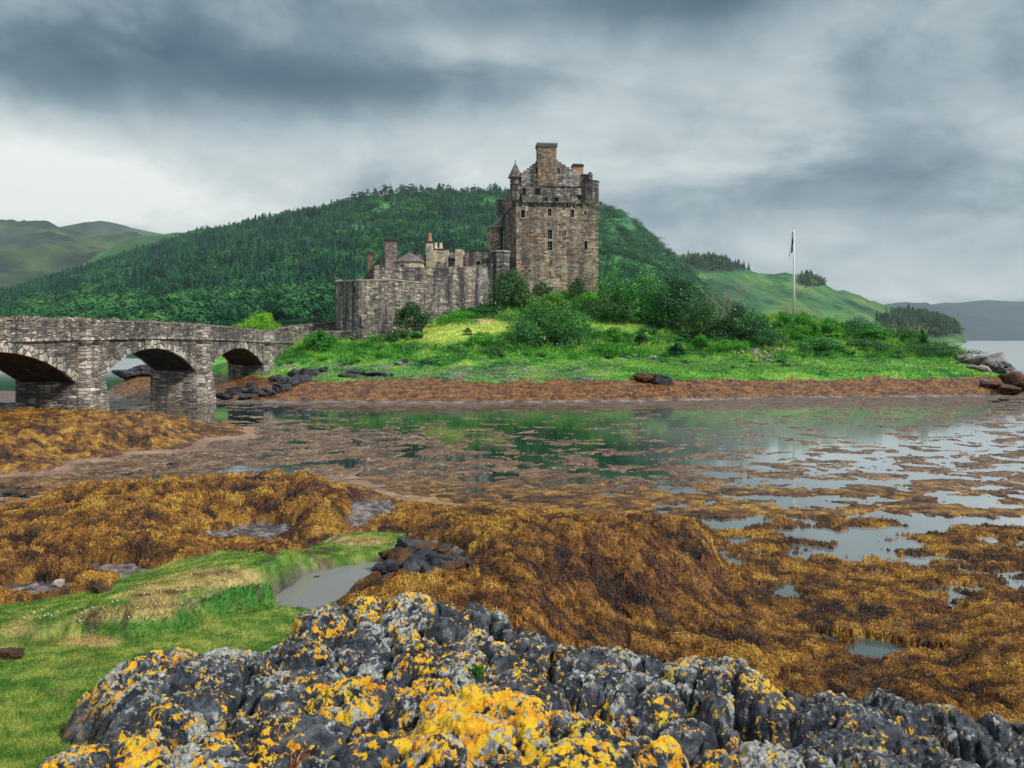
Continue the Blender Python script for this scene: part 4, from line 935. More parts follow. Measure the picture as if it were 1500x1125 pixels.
# string course
for i, (a_, b_) in enumerate([(14, 29.8)] + [(PIER[k] + 1.2, PIER[k + 1] - 1.2) for k in range(3)] + [(PIER[3] + 1.2, 98.4)]):
    ys = np.linspace(a_, b_, 18); m_ = MB()
    for y0, y1 in zip(ys[:-1], ys[1:]):
        e = rb.uniform(.10, .15)
        m_.hexa([(XE - .01, y0, pstr(y0) - .08), (XE + e, y0, pstr(y0) - .05), (XE + e, y1, pstr(y1) - .05), (XE - .01, y1, pstr(y1) - .08)],
                [(XE - .01, y0, pstr(y0) + .10), (XE + e, y0, pstr(y0) + .10), (XE + e, y1, pstr(y1) + .10), (XE - .01, y1, pstr(y1) + .10)])
    m_.build('string_course', S_VO, bridge)
def parapet(X0, X1, yl, name):
    m_ = MB(); c = MB(); ys = np.linspace(yl[0], yl[1], 40)
    for y0, y1 in zip(ys[:-1], ys[1:]):
        m_.hexa([(X0, y0, pstr(y0) + .103), (X1, y0, pstr(y0) + .103), (X1, y1, pstr(y1) + .103), (X0, y1, pstr(y1) + .103)],
                [(X0, y0, ptop(y0) - .16), (X1, y0, ptop(y0) - .16), (X1, y1, ptop(y1) - .16), (X0, y1, ptop(y1) - .16)])
    y = yl[0]
    while y < yl[1] - .1:
        L = rb.uniform(.25, .6); a_, b_ = y + .015, min(y + L, yl[1]); j = rb.uniform(-.05, .07); e = rb.uniform(-.02, .07)
        c.hexa([(X0 - e, a_, ptop(a_) - .155), (X1 + e, a_, ptop(a_) - .155), (X1 + e, b_, ptop(b_) - .155), (X0 - e, b_, ptop(b_) - .155)],
               [(X0 + .06, a_ + .03, ptop(a_) + .03 + j), (X1 - .04, a_ + .03, ptop(a_) + j), (X1 - .04, b_ - .03, ptop(b_) + j), (X0 + .06, b_ - .03, ptop(b_) + .02 + j)])
        y += L
    o_ = m_.build(name, S_BR, bridge); c.build('coping', S_COP, o_); return o_
parapet(XE - .42, XE - .005, (14, 98.4), 'parapet'); parapet(XW + .005, XW + .42, (14, 100), 'parapet')
for p in PIER:
    m_ = MB(); m_.box(XE - .004, XE + .42, p - .95, p + .95, pstr(p) + .105, ptop(p) - .05); m_.build('parapet_pilaster', S_BU, bridge)
m_ = MB(); ys = np.linspace(14, 98.4, 30)
for y0, y1 in zip(ys[:-1], ys[1:]):
    m_.add([(XE - .43, y0, pstr(y0) + .12), (XE - .43, y1, pstr(y1) + .12), (XW + .43, y1, pstr(y1) + .12), (XW + .43, y0, pstr(y0) + .12)], [(0, 1, 2, 3)])
m_.build('roadway', m_plain('gravel road', (.30, .27, .24), .95, .3, 4), bridge)

# ================================================================== CASTLE
S_K = m_stone('keep stone', [(.07, .06, .06), (.19, .135, .10), (.34, .23, .15), (.50, .38, .26), (.34, .27, .22)], 1.9, 4.2, (.34, .28, .22), .62, (.06, .055, .065), .3, .9, .42, .9)
S_KD = m_stone('weathered stone', [(.07, .07, .08), (.16, .14, .14), (.28, .245, .225), (.40, .35, .30)], 2.0, 4.2, (.14, .13, .12), .75, (.032, .035, .048), .35, .9, .7)
S_CH = m_stone('warm chimney stone', [(.13, .09, .07), (.27, .19, .135), (.40, .30, .21)], 2.6, 5.0, (.20, .16, .13), .25, (.05, .045, .05), 0, .9, .2)
S_CW = m_stone('curtain wall stone', [(.10, .09, .09), (.22, .19, .17), (.38, .32, .27), (.54, .45, .36)], 1.9, 4.0, (.16, .15, .145), .85, (.035, .042, .062), .5, .9, .62)
S_CR = m_stone('cream harling', [(.42, .36, .27), (.52, .45, .34), (.58, .51, .40)], 1.2, 1.6, (.48, .42, .32), .35, (.20, .17, .14), .0, .4, .25)
S_OR = m_stone('orange stone', [(.40, .20, .11), (.55, .32, .19), (.60, .40, .27)], 3, 5, (.5, .34, .24), .2, (.15, .1, .08), 0, .5, .2)
S_SL = m_stone('slate', [(.10, .115, .13), (.17, .19, .205), (.26, .28, .28)], 3.2, 5.0, (.07, .08, .09), .3, (.10, .10, .10), .2, .5, .3)
S_SL2 = m_stone('brown slate', [(.12, .10, .10), (.19, .15, .15), (.28, .23, .22)], 3.2, 5.0, (.07, .06, .06), .3, (.10, .09, .09), .2, .5, .3)
S_TR = m_plain('dressed stone', (.36, .32, .27), .85, .3, 6)
S_LT = m_plain('lime streaked stone', (.55, .53, .48), .9, .35, 5)
S_CAP = m_plain('sooty cap stone', (.05, .045, .045), .9, .4, 5)
GL, t_, b_, _o = newmat('window glass'); b_.inputs['Base Color'].default_value = (.012, .016, .022, 1); b_.inputs['Roughness'].default_value = .12
DKM = m_plain('dark opening', (.012, .012, .014), .95, .2, 3)
WOOD = m_plain('white window bars', (.5, .5, .46), .6, .1, 8)
POT = m_plain('terracotta', (.42, .20, .12), .8, .2, 8); POTC = m_plain('cream pot', (.66, .58, .40), .8, .15, 8)

A0 = (0.62, 115.0); TH = R(7.0)
def K(s, t):
    return (A0[0] + s * math.cos(TH) - t * math.sin(TH), A0[1] + s * math.sin(TH) + t * math.cos(TH))
def zk(v, Y=115.): return H + (HZ - v) * Y / FP
def sk(u, t=0.0):   # distance along the keep's front face seen at column u, t metres behind the face
    q_ = (u - 750) / FP; return (q_ * (A0[1] + t * math.cos(TH)) - A0[0] + t * math.sin(TH)) / (math.cos(TH) - q_ * math.sin(TH))
def panel(mb, fr, L, z0, z1, holes, depth, pane):
    """front wall (t = 0, s 0..L) with rectangular openings; reveals go back to depth"""
    S = sorted({0, L} | {h[0] for h in holes} | {h[1] for h in holes}); Zs = sorted({z0, z1} | {h[2] for h in holes} | {h[3] for h in holes})
    for a, b in zip(S[:-1], S[1:]):
        for c, d in zip(Zs[:-1], Zs[1:]):
            m_ = ((a + b) / 2, (c + d) / 2)
            if any(h[0] < m_[0] < h[1] and h[2] < m_[1] < h[3] for h in holes): continue
            mb.add([(*fr(a, 0), c), (*fr(b, 0), c), (*fr(b, 0), d), (*fr(a, 0), d)], [(0, 1, 2, 3)])
    for h in holes:
        a, b, c, d = h[:4]; dp = depth
        q0 = [(*fr(a, 0), c), (*fr(b, 0), c), (*fr(b, 0), d), (*fr(a, 0), d)]; q1 = [(*fr(a, dp), c), (*fr(b, dp), c), (*fr(b, dp), d), (*fr(a, dp), d)]
        for i in range(4): mb.add([q0[i], q0[(i + 1) % 4], q1[(i + 1) % 4], q1[i]], [(0, 1, 2, 3)])
def window(parent, fr, a, b, c, d, depth, bars=0, slit=False, light=False, name='window'):
    m_ = MB()
    if not slit:
        e = .10 if not light else .12
        for (s0, s1, z0, z1) in ((a - e, a, c - e, d + e), (b, b + e, c - e, d + e), (a, b, d, d + e), (a, b, c - e * 1.6, c)):
            m_.box(s0, s1, -.03, .10, z0, z1, fr)
    else:
        m_.box(a - .05, a, -.02, .06, c, d, fr); m_.box(b, b + .05, -.02, .06, c, d, fr); m_.box(a - .05, b + .05, -.02, .06, d, d + .08, fr)
    fo_ = m_.build(name, S_TR, parent)
    g = MB(); g.box(a, b, depth - .02, depth, c, d, fr); g.build('pane', GL, fo_)
    if bars:
        w_ = MB()
        for k in range(1, bars): s_ = a + (b - a) * k / bars; w_.box(s_ - .025, s_ + .025, depth - .07, depth - .03, c, d, fr)
        nz = max(2, int((d - c) / .35))
        for k in range(1, nz): z_ = c + (d - c) * k / nz; w_.box(a, b, depth - .11, depth - .075, z_ - .02, z_ + .02, fr)
        w_.build('glazing_bars', WOOD, fo_)
    return fo_
keep = empty('castle_keep', (*K(5.9, 7), 11), 'tall brown stone castle keep with crow stepped gable and corner turrets on the island crest', 'castle keep')
L0 = sk(876.5)
def win(u0, u1, v0, v1): return (sk(u0), sk(u1), zk(v1), zk(v0))
WN = [(802, 809, 335.5, 349), (802, 809, 352.5, 366), (802.5, 808, 304.5, 315), (835.5, 841, 305.5, 316.5), (763.2, 769, 307, 318.5), (856, 860.5, 351.5, 364)]
SL_ = [(771, 773, 338, 347), (827, 829, 336, 343), (774, 776, 377, 386), (806, 808.4, 380, 388), (805, 807, 398, 401.5), (856, 859, 307, 312)]
holes = [win(*w_) for w_ in WN] + [win(*w_) for w_ in SL_]
m_ = MB(); panel(m_, K, L0, 8.0, 24.7, holes, .45, None)
D = 14.0
for q_ in ([(0, D), (0, 0)], [(L0, 0), (L0, D)], [(L0, D), (0, D)]):
    (a, b), (c, d) = q_; m_.add([(*K(a, b), 8), (*K(c, d), 8), (*K(c, d), 24.7), (*K(a, b), 24.7)], [(0, 1, 2, 3)])
m_.add([(*K(0, 0), 24.7), (*K(L0, 0), 24.7), (*K(L0, D), 24.7), (*K(0, D), 24.7)], [(0, 1, 2, 3)])
kw = m_.build('wall', S_K, keep)
for i, h in enumerate(holes): window(keep, K, *h, .44, bars=2 if i < 4 else 0, slit=i >= 5)
# projecting stair flank on the left corner of the keep
m_ = MB(); m_.hexa([(*K(-1.2, 1.6), 10), (*K(.02, 1.0), 10), (*K(.02, 6), 10), (*K(-1.2, 6), 10)], [(*K(-.95, 1.6), 23.2), (*K(.02, 1.0), 23.2), (*K(.02, 6), 23.2), (*K(-.95, 6), 23.2)]); m_.build('stair_flank', S_KD, keep)
# parapet storey carried on corbels
zp = zk(296.5); pr = MB(); e = .38
def seg(s0, s1, v, z0=None, t0=-e, t1=.35): pr.box(s0, s1, t0, t1, z0 or zp, zk(v), K)
seg(sk(764), sk(769.8), 283.5); seg(sk(770), sk(782), 272); seg(sk(782.2), sk(790.8), 285); seg(sk(791), sk(819.6), 272.5)
seg(sk(819.8), sk(825.8), 280.5); seg(sk(826), sk(851), 273.2)
for t0, t1, v in ((1.2, 3.4, 274), (3.41, 4.6, 283), (4.61, 7.2, 273), (7.21, 8.5, 283), (8.51, 11.6, 273)):
    pr.box(-e, .35, t0, t1, zp, zk(v), K); pr.box(L0 - .35, L0 + e, t0, t1, zp, zk(v), K)
pr.box(-e, L0 + e, D - .3, D + e, zp, zk(275), K)
po = pr.build('parapet', S_KD, keep)
st = MB(); st.box(sk(791), sk(851), -e - .08, .40, zk(273.2) + .003, zk(272.0), K); st.box(sk(770) - .05, sk(782) + .05, -e - .06, .40, zk(272) + .003, zk(271), K)
st.build('coping', S_CAP, po)
cb = MB(); s_ = sk(762)
while s_ < sk(853):
    w_ = .30; hh_ = rb.uniform(.45, .6); cb = MB()
    cb.hexa([(*K(s_ + .03, -.02), zp - hh_), (*K(s_ + w_ - .03, -.02), zp - hh_), (*K(s_ + w_ - .03, .01), zp - hh_), (*K(s_ + .03, .01), zp - hh_)],
            [(*K(s_, -e - .02), zp - .004), (*K(s_ + w_, -e - .02), zp - .004), (*K(s_ + w_, .01), zp - .004), (*K(s_, .01), zp - .004)])
    s_ += .62; cb.build('corbel', S_KD, keep)
for u0, u1, v0, v1 in ((765, 768, 296.5, 303), (770, 772.5, 297, 309), (836, 838.5, 297, 304), (840, 843.5, 296, 301), (845, 846.5, 298, 303)):
    lm = MB(); lm.box(sk(u0), sk(u1), -.06, .0, zk(v1), zk(v0), K); lm.build('lime_streak', S_LT, keep)
def bartizan(s, t, r_, v0, v1, mat=S_KD, n=8, merl=True):
    c = K(s, t); m_ = MB(); zb, zt = zk(v1), zk(v0)
    m_.cone(*c, zb, zt, r_, r_, n, a0=R(10)); o_ = m_.build('bartizan', mat, keep)
    q_ = MB(); rr_ = r_
    for k in range(3): q_.cone(*c, zb - .22 * (k + 1), zb - .22 * k - .004, r_ * (.80 - .24 * k), r_ * (1.03 - .24 * k), n, a0=R(10))
    q_.build('corbel_rings', S_LT if merl else S_KD, o_)
    q_ = MB(); q_.cone(*c, zt + .003, zt + .14, r_ * 1.06, r_ * 1.04, n, a0=R(10)); q_.build('coping', S_CAP, o_)
bartizan(sk(866.5) - .05, .75, 1.32, 263.5, 292.5)
bartizan(.05, .55, .80, 270.5, 293, merl=False)
bartizan(-.45, D - .2, .95, 271, 300, merl=False)
bartizan(L0, D, .9, 271, 293, merl=False)
# cap house with crow-stepped gable
cap = MB(); zg0 = 24.71; sL, sR, sM = sk(763.5, 1.7), sk(850, 1.7), sk(801.5, 1.7)
zE, zR_ = zk(256.5, 117), zk(226, 117)
cap.box(sL, sR, 2.0, 11.0, zg0, zE, K)
ns = 9
for i in range(ns):
    z0_, z1_ = zE + (zR_ - zE) * i / ns + .003, zE + (zR_ - zE) * (i + 1) / ns
    a_, b_ = sL + (sM - sL) * i / ns, sR + (sM - sR) * i / ns
    cap.box(a_, b_, 1.7, 2.3, z0_, z1_, K); cap.box(a_, b_, 10.6, 11.2, z0_, z1_, K)
cap.box(sL - .02, sR + .02, 1.69, 1.98, zg0, zE, K)
ch = cap.build('cap_house', m_stone('gable stone', [(.12, .115, .12), (.26, .24, .22), (.40, .37, .33), (.52, .48, .42)], 1.9, 4.2, (.2, .19, .18), .6, (.05, .05, .065), .4, .9, .45), keep)
for w_ in ((784.3, 790.6, 276, 285.5), (765, 769.6, 277, 286.5), (812.5, 818, 289, 294.5), (845.5, 850.5, 285, 291), (797.5, 801, 289.5, 293.5)):
    a_, b_, c_2, d_ = win(*w_); fq = lambda s, t: K(s, t - .385); m_ = MB(); m_.box(a_, b_, -.02, .0, c_2, d_, fq); mo = m_.build('gun_opening', DKM, keep); m_ = MB(); m_.box(a_ - .1, b_ + .1, -.14, .0, d_ + .002, d_ + .13, fq); m_.build('hood_stone', S_KD, mo)
rf = MB(); v8 = [(*K(sL + .1, 2.32), zE), (*K(sR - .1, 2.32), zE), (*K(sR - .1, 10.58), zE), (*K(sL + .1, 10.58), zE), (*K(sM, 2.32), zR_ - .6), (*K(sM, 10.58), zR_ - .6)]
rf.add(v8, [(0, 4, 5, 3), (1, 2, 5, 4), (0, 1, 4), (2, 3, 5)]); rf.build('roof', S_SL, ch)
for w_ in ((784.5, 787.5, 245, 251.5), (816.5, 820, 245, 251.5)):
    a_, b_, c_2, d_ = sk(w_[0], 1.6), sk(w_[1], 1.6), zk(w_[3], 117), zk(w_[2], 117); window(keep, lambda s, t: K(s, t + 1.58), a_, b_, c_2, d_, .1, slit=True)
cm = MB(); a_, b_ = sk(788.2, .9), sk(815.2, .9); cm.box(a_, b_, .9, 2.6, zg0, zk(214, 116), K); o_ = cm.build('chimney_stack', S_CH, keep)
cm = MB(); cm.box(a_ - .12, b_ + .12, .78, 2.72, zk(214, 116) + .003, zk(210, 116), K)
k_ = a_ - .1
while k_ < b_: cm.box(k_, k_ + .2, .8, 2.7, zk(210, 116) + .003, zk(208, 116), K); k_ += .34
cm.build('chimney_cap', m_plain('mossy cap', (.10, .11, .10), .9, .3, 6), o_)
# round turret with conical roof
tc_ = K(sk(755, 2.6), 2.6); m_ = MB(); m_.cone(*tc_, zg0 - .5, zk(260, 117.5), .78, .78, 14); o_ = m_.build('turret', S_K, keep)
m_ = MB(); m_.cone(*tc_, zk(260.5, 117.5), zk(237.5, 117.5), 1.12, 0, 14); m_.cone(*tc_, zk(239, 117.5), zk(234, 117.5), .07, .05, 6); m_.build('roof', S_SL2, o_)
# right wing of the cap house, its chimney and post
m_ = MB(); m_.box(sk(836, 4), sk(868, 4), 4.0, 9.5, zg0, zk(255.5, 119.5), K); m_.box(sk(836, 4), sk(868.5, 4), 3.9, 4.1, zk(255.5, 119.5) + .003, zk(253.5, 119.5), K); m_.build('side_wing', S_KD, keep)
m_ = MB(); m_.box(sk(839.5, 4.6), sk(854.5, 4.6), 4.6, 5.8, zk(258, 120), zk(242.5, 120), K); o_ = m_.build('chimney_stack', S_OR, keep)
m_ = MB(); m_.box(sk(838.8, 4.6), sk(855.2, 4.6), 4.5, 5.9, zk(242.5, 120) + .003, zk(239.5, 120), K)
for k in range(5): m_.box(sk(839.8 + k * 3, 4.6), sk(841.3 + k * 3, 4.6), 4.6, 5.8, zk(239.5, 120) + .003, zk(237.8, 120), K)
m_.build('chimney_cap', S_CAP, o_)
m_ = MB(); m_.box(sk(863, 3.4), sk(866.8, 3.4), 3.4, 3.88, zg0, zk(250.5, 119), K); m_.build('corner_post', S_KD, keep)
# stair tower at the left flank
stt = MB(); c = at(726, 400, 121)[:2]; stt.cone(*c, 10, zk(334.5, 121), 1.12, 1.12, 18); o_ = stt.build('stair_tower', S_K, keep, smooth=False)
c2 = at(730.5, 400, 121)[:2]; m_ = MB(); n_ = 18; A_s = [2 * math.pi * k / n_ for k in range(n_)]
m_.add([(c[0] + 1.32 * math.cos(a), c[1] + 1.32 * math.sin(a), zk(335, 121)) for a in A_s] + [(c2[0] + .5, c2[1], zk(316.5, 121))], [tuple(range(n_ - 1, -1, -1))] + [(i, (i + 1) % n_, n_) for i in range(n_)])
m_.build('roof', S_SL, o_)

def frame(u0, Y, yaw=0.0):
    ox = (u0 - 750) / FP * Y
    return lambda s, t: (ox + s * math.cos(yaw) - t * math.sin(yaw), Y + s * math.sin(yaw) + t * math.cos(yaw))
def px(n, Y): return n * Y / FP
# ---- low front bastion (polygonal), coping and gun loops
bast = empty('front_bastion', (*at(550, 490, 104)[:2], 5.5), 'low angular grey stone bastion with a pale coping at the left foot of the castle', 'bastion wall')
def p2(u, Y): return ((u - 750) / FP * Y, Y)
BP = [p2(490.5, 107.5), p2(524.5, 100.8), p2(576, 102.4), p2(622, 105.6), p2(624, 110), p2(560, 115), p2(497, 114)]
BT = [zk(413.8, 107.5), zk(411.4, 100.8), zk(411.0, 102.6), zk(415.5, 105.6), 13.2, 13.4, 13.4]
m_ = MB(); m_.prism(BP, 4.0, BT); m_.build('wall', S_CW, bast)
m_ = MB(); cx_ = sum(p[0] for p in BP) / 7; cy_ = sum(p[1] for p in BP) / 7
for i in (6, 0, 1, 2):
    a, b = BP[i], BP[(i + 1) % 7]; za, zb_ = BT[i], BT[(i + 1) % 7]; ex, ey = b[0] - a[0], b[1] - a[1]; l = math.hypot(ex, ey); nx, ny = ey / l * .1, -ex / l * .1
    ns_ = max(3, int(l / .7))
    for k in range(ns_):
        t0, t1 = (k + .02) / ns_, (k + .98) / ns_; j = rb.uniform(-.03, .04)
        P0 = (a[0] + ex * t0, a[1] + ey * t0); P1 = (a[0] + ex * t1, a[1] + ey * t1); z0_, z1_ = za + (zb_ - za) * t0, za + (zb_ - za) * t1
        m_.hexa([(P0[0] + nx, P0[1] + ny, z0_ + .003), (P1[0] + nx, P1[1] + ny, z1_ + .003), (P1[0] - 4 * nx, P1[1] - 4 * ny, z1_ + .003), (P0[0] - 4 * nx, P0[1] - 4 * ny, z0_ + .003)],
                [(P0[0] + nx, P0[1] + ny, z0_ + .17 + j), (P1[0] + nx, P1[1] + ny, z1_ + .17 + j), (P1[0] - 4 * nx, P1[1] - 4 * ny, z1_ + .2 + j), (P0[0] - 4 * nx, P0[1] - 4 * ny, z0_ + .2 + j)])
m_.build('coping', S_TR, bast)
def onface(i, u): # parameter of a bastion face at column u
    a, b = BP[i], BP[(i + 1) % 7]; q_ = (u - 750) / FP
    t = (q_ * a[1] - a[0]) / ((b[0] - a[0]) - q_ * (b[1] - a[1])); return (a[0] + (b[0] - a[0]) * t, a[1] + (b[1] - a[1]) * t), math.atan2(b[1] - a[1], b[0] - a[0])
for i, u, v0, v1, wd in ((0, 519.5, 420, 428, .6), (1, 527.5, 465, 475, .22), (0, 493.5, 438, 444, .2), (1, 548, 437, 440, .25), (0, 503, 466, 469, .35)):
    P_, yaw = onface(i, u); fr = (lambda P_, yaw: lambda s, t: (P_[0] + s * math.cos(yaw) - t * math.sin(yaw), P_[1] + s * math.sin(yaw) + t * math.cos(yaw)))(P_, yaw)
    Y_q = P_[1]; m_ = MB(); c, d = zk(v1, Y_q), zk(v0, Y_q)
    for (s0, s1, z0_, z1_) in ((-wd / 2 - .08, -wd / 2, c - .08, d + .08), (wd / 2, wd / 2 + .08, c - .08, d + .08), (-wd / 2, wd / 2, d, d + .08), (-wd / 2, wd / 2, c - .08, c)): m_.box(s0, s1, -.05, .02, z0_, z1_, fr)
    o_ = m_.build('gun_loop', S_KD, bast); m_ = MB(); m_.box(-wd / 2, wd / 2, -.012, .02, c, d, fr); m_.build('opening', DKM, o_)
# ---- high curtain wall
cw = empty('curtain_wall', (*at(640, 470, 108)[:2], 6.5), 'high dark streaked curtain wall with ragged top running up to the keep', 'curtain wall')
CP = [(548, 106.5, 394.5), (575, 107.2, 391.5), (620, 108.3, 392), (665, 110, 392), (700, 111.8, 389.5), (722, 113, 388)]
m_ = MB(); mer = MB()
for (u0, Y0_, v0), (u1, Y1_, v1) in zip(CP[:-1], CP[1:]):
    a, b = p2(u0, Y0_), p2(u1, Y1_); m_.hexa([(*a, 4.5), (*b, 4.5), (b[0] + .1, b[1] + 1.3, 4.5), (a[0] + .1, a[1] + 1.3, 4.5)], [(*a, zk(v0, Y0_)), (*b, zk(v1, Y1_)), (b[0] + .1, b[1] + 1.3, zk(v1, Y1_)), (a[0] + .1, a[1] + 1.3, zk(v0, Y0_))])
    l = math.hypot(b[0] - a[0], b[1] - a[1]); s = .02
    while s < l - .3:
        w_ = min(rb.uniform(.3, 1.0), l - s); hh_ = rb.choice([.06, .25, .5, .15, .75]) if u0 > 560 else rb.choice([.1, .5])
        t0, t1 = s / l, (s + w_) / l; P0 = (a[0] + (b[0] - a[0]) * t0, a[1] + (b[1] - a[1]) * t0); P1 = (a[0] + (b[0] - a[0]) * t1, a[1] + (b[1] - a[1]) * t1)
        zz0 = zk(v0 + (v1 - v0) * t0, Y0_) + .003; zz1 = zk(v0 + (v1 - v0) * t1, Y0_ + (Y1_ - Y0_) * .5) + .003
        mer.hexa([(P0[0], P0[1] - .04, zz0 - .1), (P1[0], P1[1] - .04, zz1 - .1), (P1[0], P1[1] + .6, zz1 - .1), (P0[0], P0[1] + .6, zz0 - .1)], [(P0[0] + .03, P0[1], zz0 + hh_), (P1[0] - .03, P1[1], zz1 + hh_), (P1[0] - .03, P1[1] + .5, zz1 + hh_), (P0[0] + .03, P0[1] + .5, zz0 + hh_)])
        s += w_ + rb.uniform(.02, .25)
a = p2(548, 106.5); m_.hexa([(*a, 6), (a[0] + .8, a[1] + 1.3, 6), (a[0] + 1.2, a[1] + 12, 6), (a[0] - .5, a[1] + 12, 6)], [(*a, zk(395, 106.5)), (a[0] + .8, a[1] + 1.3, zk(395, 106.5)), (a[0] + 1.2, a[1] + 12, zk(398, 110)), (a[0] - .5, a[1] + 12, zk(398, 110))])
m_.build('wall', S_CW, cw); mer.build('merlons', S_COP, cw)
# buttresses and lime-run pier
m_ = MB()
for u, w_ in ((664, .5), (688, .45)):
    P_ = p2(u, np.interp(u, [548, 722], [106.5, 113])); m_.hexa([(P_[0] - w_, P_[1] - .75, 5), (P_[0] + w_, P_[1] - .7, 5), (P_[0] + w_, P_[1] + .4, 5), (P_[0] - w_, P_[1] + .4, 5)], [(P_[0] - w_ * .8, P_[1] - .25, zk(402, 110)), (P_[0] + w_ * .8, P_[1] - .22, zk(402, 110)), (P_[0] + w_ * .8, P_[1] + .4, zk(402, 110)), (P_[0] - w_ * .8, P_[1] + .4, zk(402, 110))])
m_.build('buttress', S_CW, cw)
S_WH = m_stone('lime streaked wall', [(.20, .19, .18), (.34, .33, .30), (.50, .48, .43)], 1.6, 1.2, (.3, .29, .27), .75, (.05, .055, .07), .8, .8, .5)
m_ = MB(); P_ = p2(707, 112.2); m_.hexa([(P_[0] - .8, P_[1] - .55, 6), (P_[0] + .85, P_[1] - .4, 6), (P_[0] + .85, P_[1] + .5, 6), (P_[0] - .8, P_[1] + .5, 6)], [(P_[0] - .7, P_[1] - .22, zk(391, 112)), (P_[0] + .7, P_[1] - .18, zk(391, 112)), (P_[0] + .7, P_[1] + .4, zk(391, 112)), (P_[0] - .7, P_[1] + .4, zk(391, 112))]); m_.build('lime_run_pier', S_WH, cw)
# ---- round bastion between wall and keep
rbn = empty('polygonal_tower', (*p2(732.5, 113.6), 9), 'squat dark many sided tower joining the curtain wall to the keep', 'tower')
m_ = MB(); c = p2(732.5, 114.2); m_.cone(*c, 7.5, zk(368.5, 113), 1.42, 1.42, 8, a0=R(22.5)); o_ = m_.build('wall', S_KD, rbn)
m_ = MB(); m_.cone(*c, zk(368.5, 113) + .003, zk(366.6, 113), 1.52, 1.5, 8, a0=R(22.5)); m_.build('coping', S_TR, rbn)
m_ = MB(); P_ = p2(718, 112.4); m_.tube([(P_[0], P_[1], zk(398)), (P_[0], P_[1], zk(375.5))], .11, 6); m_.cone(P_[0], P_[1], zk(376), zk(373), .26, .14, 8); m_.build('corner_pillar', S_CAP, rbn)
# ---- dark block with red arched window
blk = empty('stone_gatehouse', (*p2(701, 117), 12), 'plain dark stone block with a reddish arched window behind the curtain wall', 'stone building')
fr = frame(686.5, 115.5, R(3)); Lb = px(30, 115.5); h = (px(10.5, 115.5), px(17.5, 115.5), zk(394, 115.5), zk(383, 115.5))
m_ = MB(); panel(m_, fr, Lb, 10, zk(367.5, 115.5), [h], .25, None); zt = zk(367.5, 115.5)
for (a, b), (c, d) in (((0, 6), (0, 0)), ((Lb, 0), (Lb, 6)), ((Lb, 6), (0, 6))): m_.add([(*fr(a, b), 10), (*fr(c, d), 10), (*fr(c, d), zt), (*fr(a, b), zt)], [(0, 1, 2, 3)])
m_.add([(*fr(0, 0), zt), (*fr(Lb, 0), zt), (*fr(Lb, 6), zt), (*fr(0, 6), zt)], [(0, 1, 2, 3)]); m_.build('wall', S_KD, blk)
m_ = MB(); m_.box(-.06, Lb + .06, -.08, .3, zt + .003, zt + .14, fr); m_.build('coping', S_CAP, blk)
m_ = MB(); a, b, c, d = h; n_ = 8
for k in range(n_):
    t0, t1 = math.pi * k / n_, math.pi * (k + 1) / n_; mc = (a + b) / 2; r1, r2 = (b - a) / 2, (b - a) / 2 + .12
    q_ = [(mc + r_ * math.cos(t_), d - .1 + r_ * .6 * math.sin(t_)) for r_, t_ in ((r1, t0), (r1, t1), (r2, t1), (r2, t0))]
    m_.add([(*fr(s, -.05), z) for s, z in q_] + [(*fr(s, .0), z) for s, z in q_], [(0, 1, 2, 3), (7, 6, 5, 4), (0, 1, 5, 4), (1, 2, 6, 5), (2, 3, 7, 6), (3, 0, 4, 7)])
m_.box(a - .12, a, -.05, .02, c, d, fr); m_.box(b, b + .12, -.05, .02, c, d, fr)
o_ = m_.build('window', S_TR, blk); m_ = MB(); m_.box(a, b, .2, .24, c, d, fr); m_.build('pane', m_plain('reddish shutter', (.10, .045, .045), .6, .3, 6), o_)
# ---- cream rendered range
cr = empty('cream_range', (*p2(655, 116), 12), 'cream rendered castle range with stepped wall heads and twin pale chimney pots', 'building')
m_ = MB(); Yc = 114.0; fr = frame(634, Yc, R(2)); P = lambda n: px(n, Yc)
h1 = (P(6.5), P(13), zk(395, Yc), zk(383.5, Yc)); h2 = (P(23.5), P(30), zk(396, Yc), zk(383, Yc))
def blockpanel(s0, s1, v, t0, holes=()):
    f2 = lambda s, t: fr(s + s0, t + t0); Lx = s1 - s0; zt = zk(v, Yc)
    panel(m_, f2, Lx, 10, zt, [(a - s0, b - s0, c, d) for a, b, c, d in holes], .22, None)
    for (a, b), (c, d) in (((0, 6), (0, 0)), ((Lx, 0), (Lx, 6)), ((Lx, 6), (0, 6))): m_.add([(*f2(a, b), 10), (*f2(c, d), 10), (*f2(c, d), zt), (*f2(a, b), zt)], [(0, 1, 2, 3)])
    m_.add([(*f2(0, 0), zt), (*f2(Lx, 0), zt), (*f2(Lx, 6), zt), (*f2(0, 6), zt)], [(0, 1, 2, 3)])
blockpanel(0, P(22.3), 365.5, 0, [h1]); blockpanel(P(22.31), P(33), 369.5, .5, [h2]); blockpanel(P(33.01), P(43.5), 364.5, -.5); blockpanel(P(43.51), P(45.5), 366, .9)
m_.build('wall', S_CR, cr)
m_ = MB(); m_.box(P(46.5), P(52), .6, 4, 10, zk(370, Yc), fr); m_.build('link_wall', S_K, cr)
m_ = MB()
for a, b, v, t0 in ((-.05, P(22.4), 365.5, -.08), (P(33) - .05, P(43.6), 364.5, -.58)): m_.box(a, b, t0, t0 + .5, zk(v, Yc) + .003, zk(v - 1.2, Yc), fr)
m_.box(P(22.5), P(33), .3, .49, zk(378, Yc), zk(381.5, Yc), fr)
m_.build('coping', S_CAP, cr)
window(cr, fr, *h1, .20, bars=3, light=True); window(cr, lambda s, t: fr(s, t + .5), *h2, .20, bars=3, light=True)
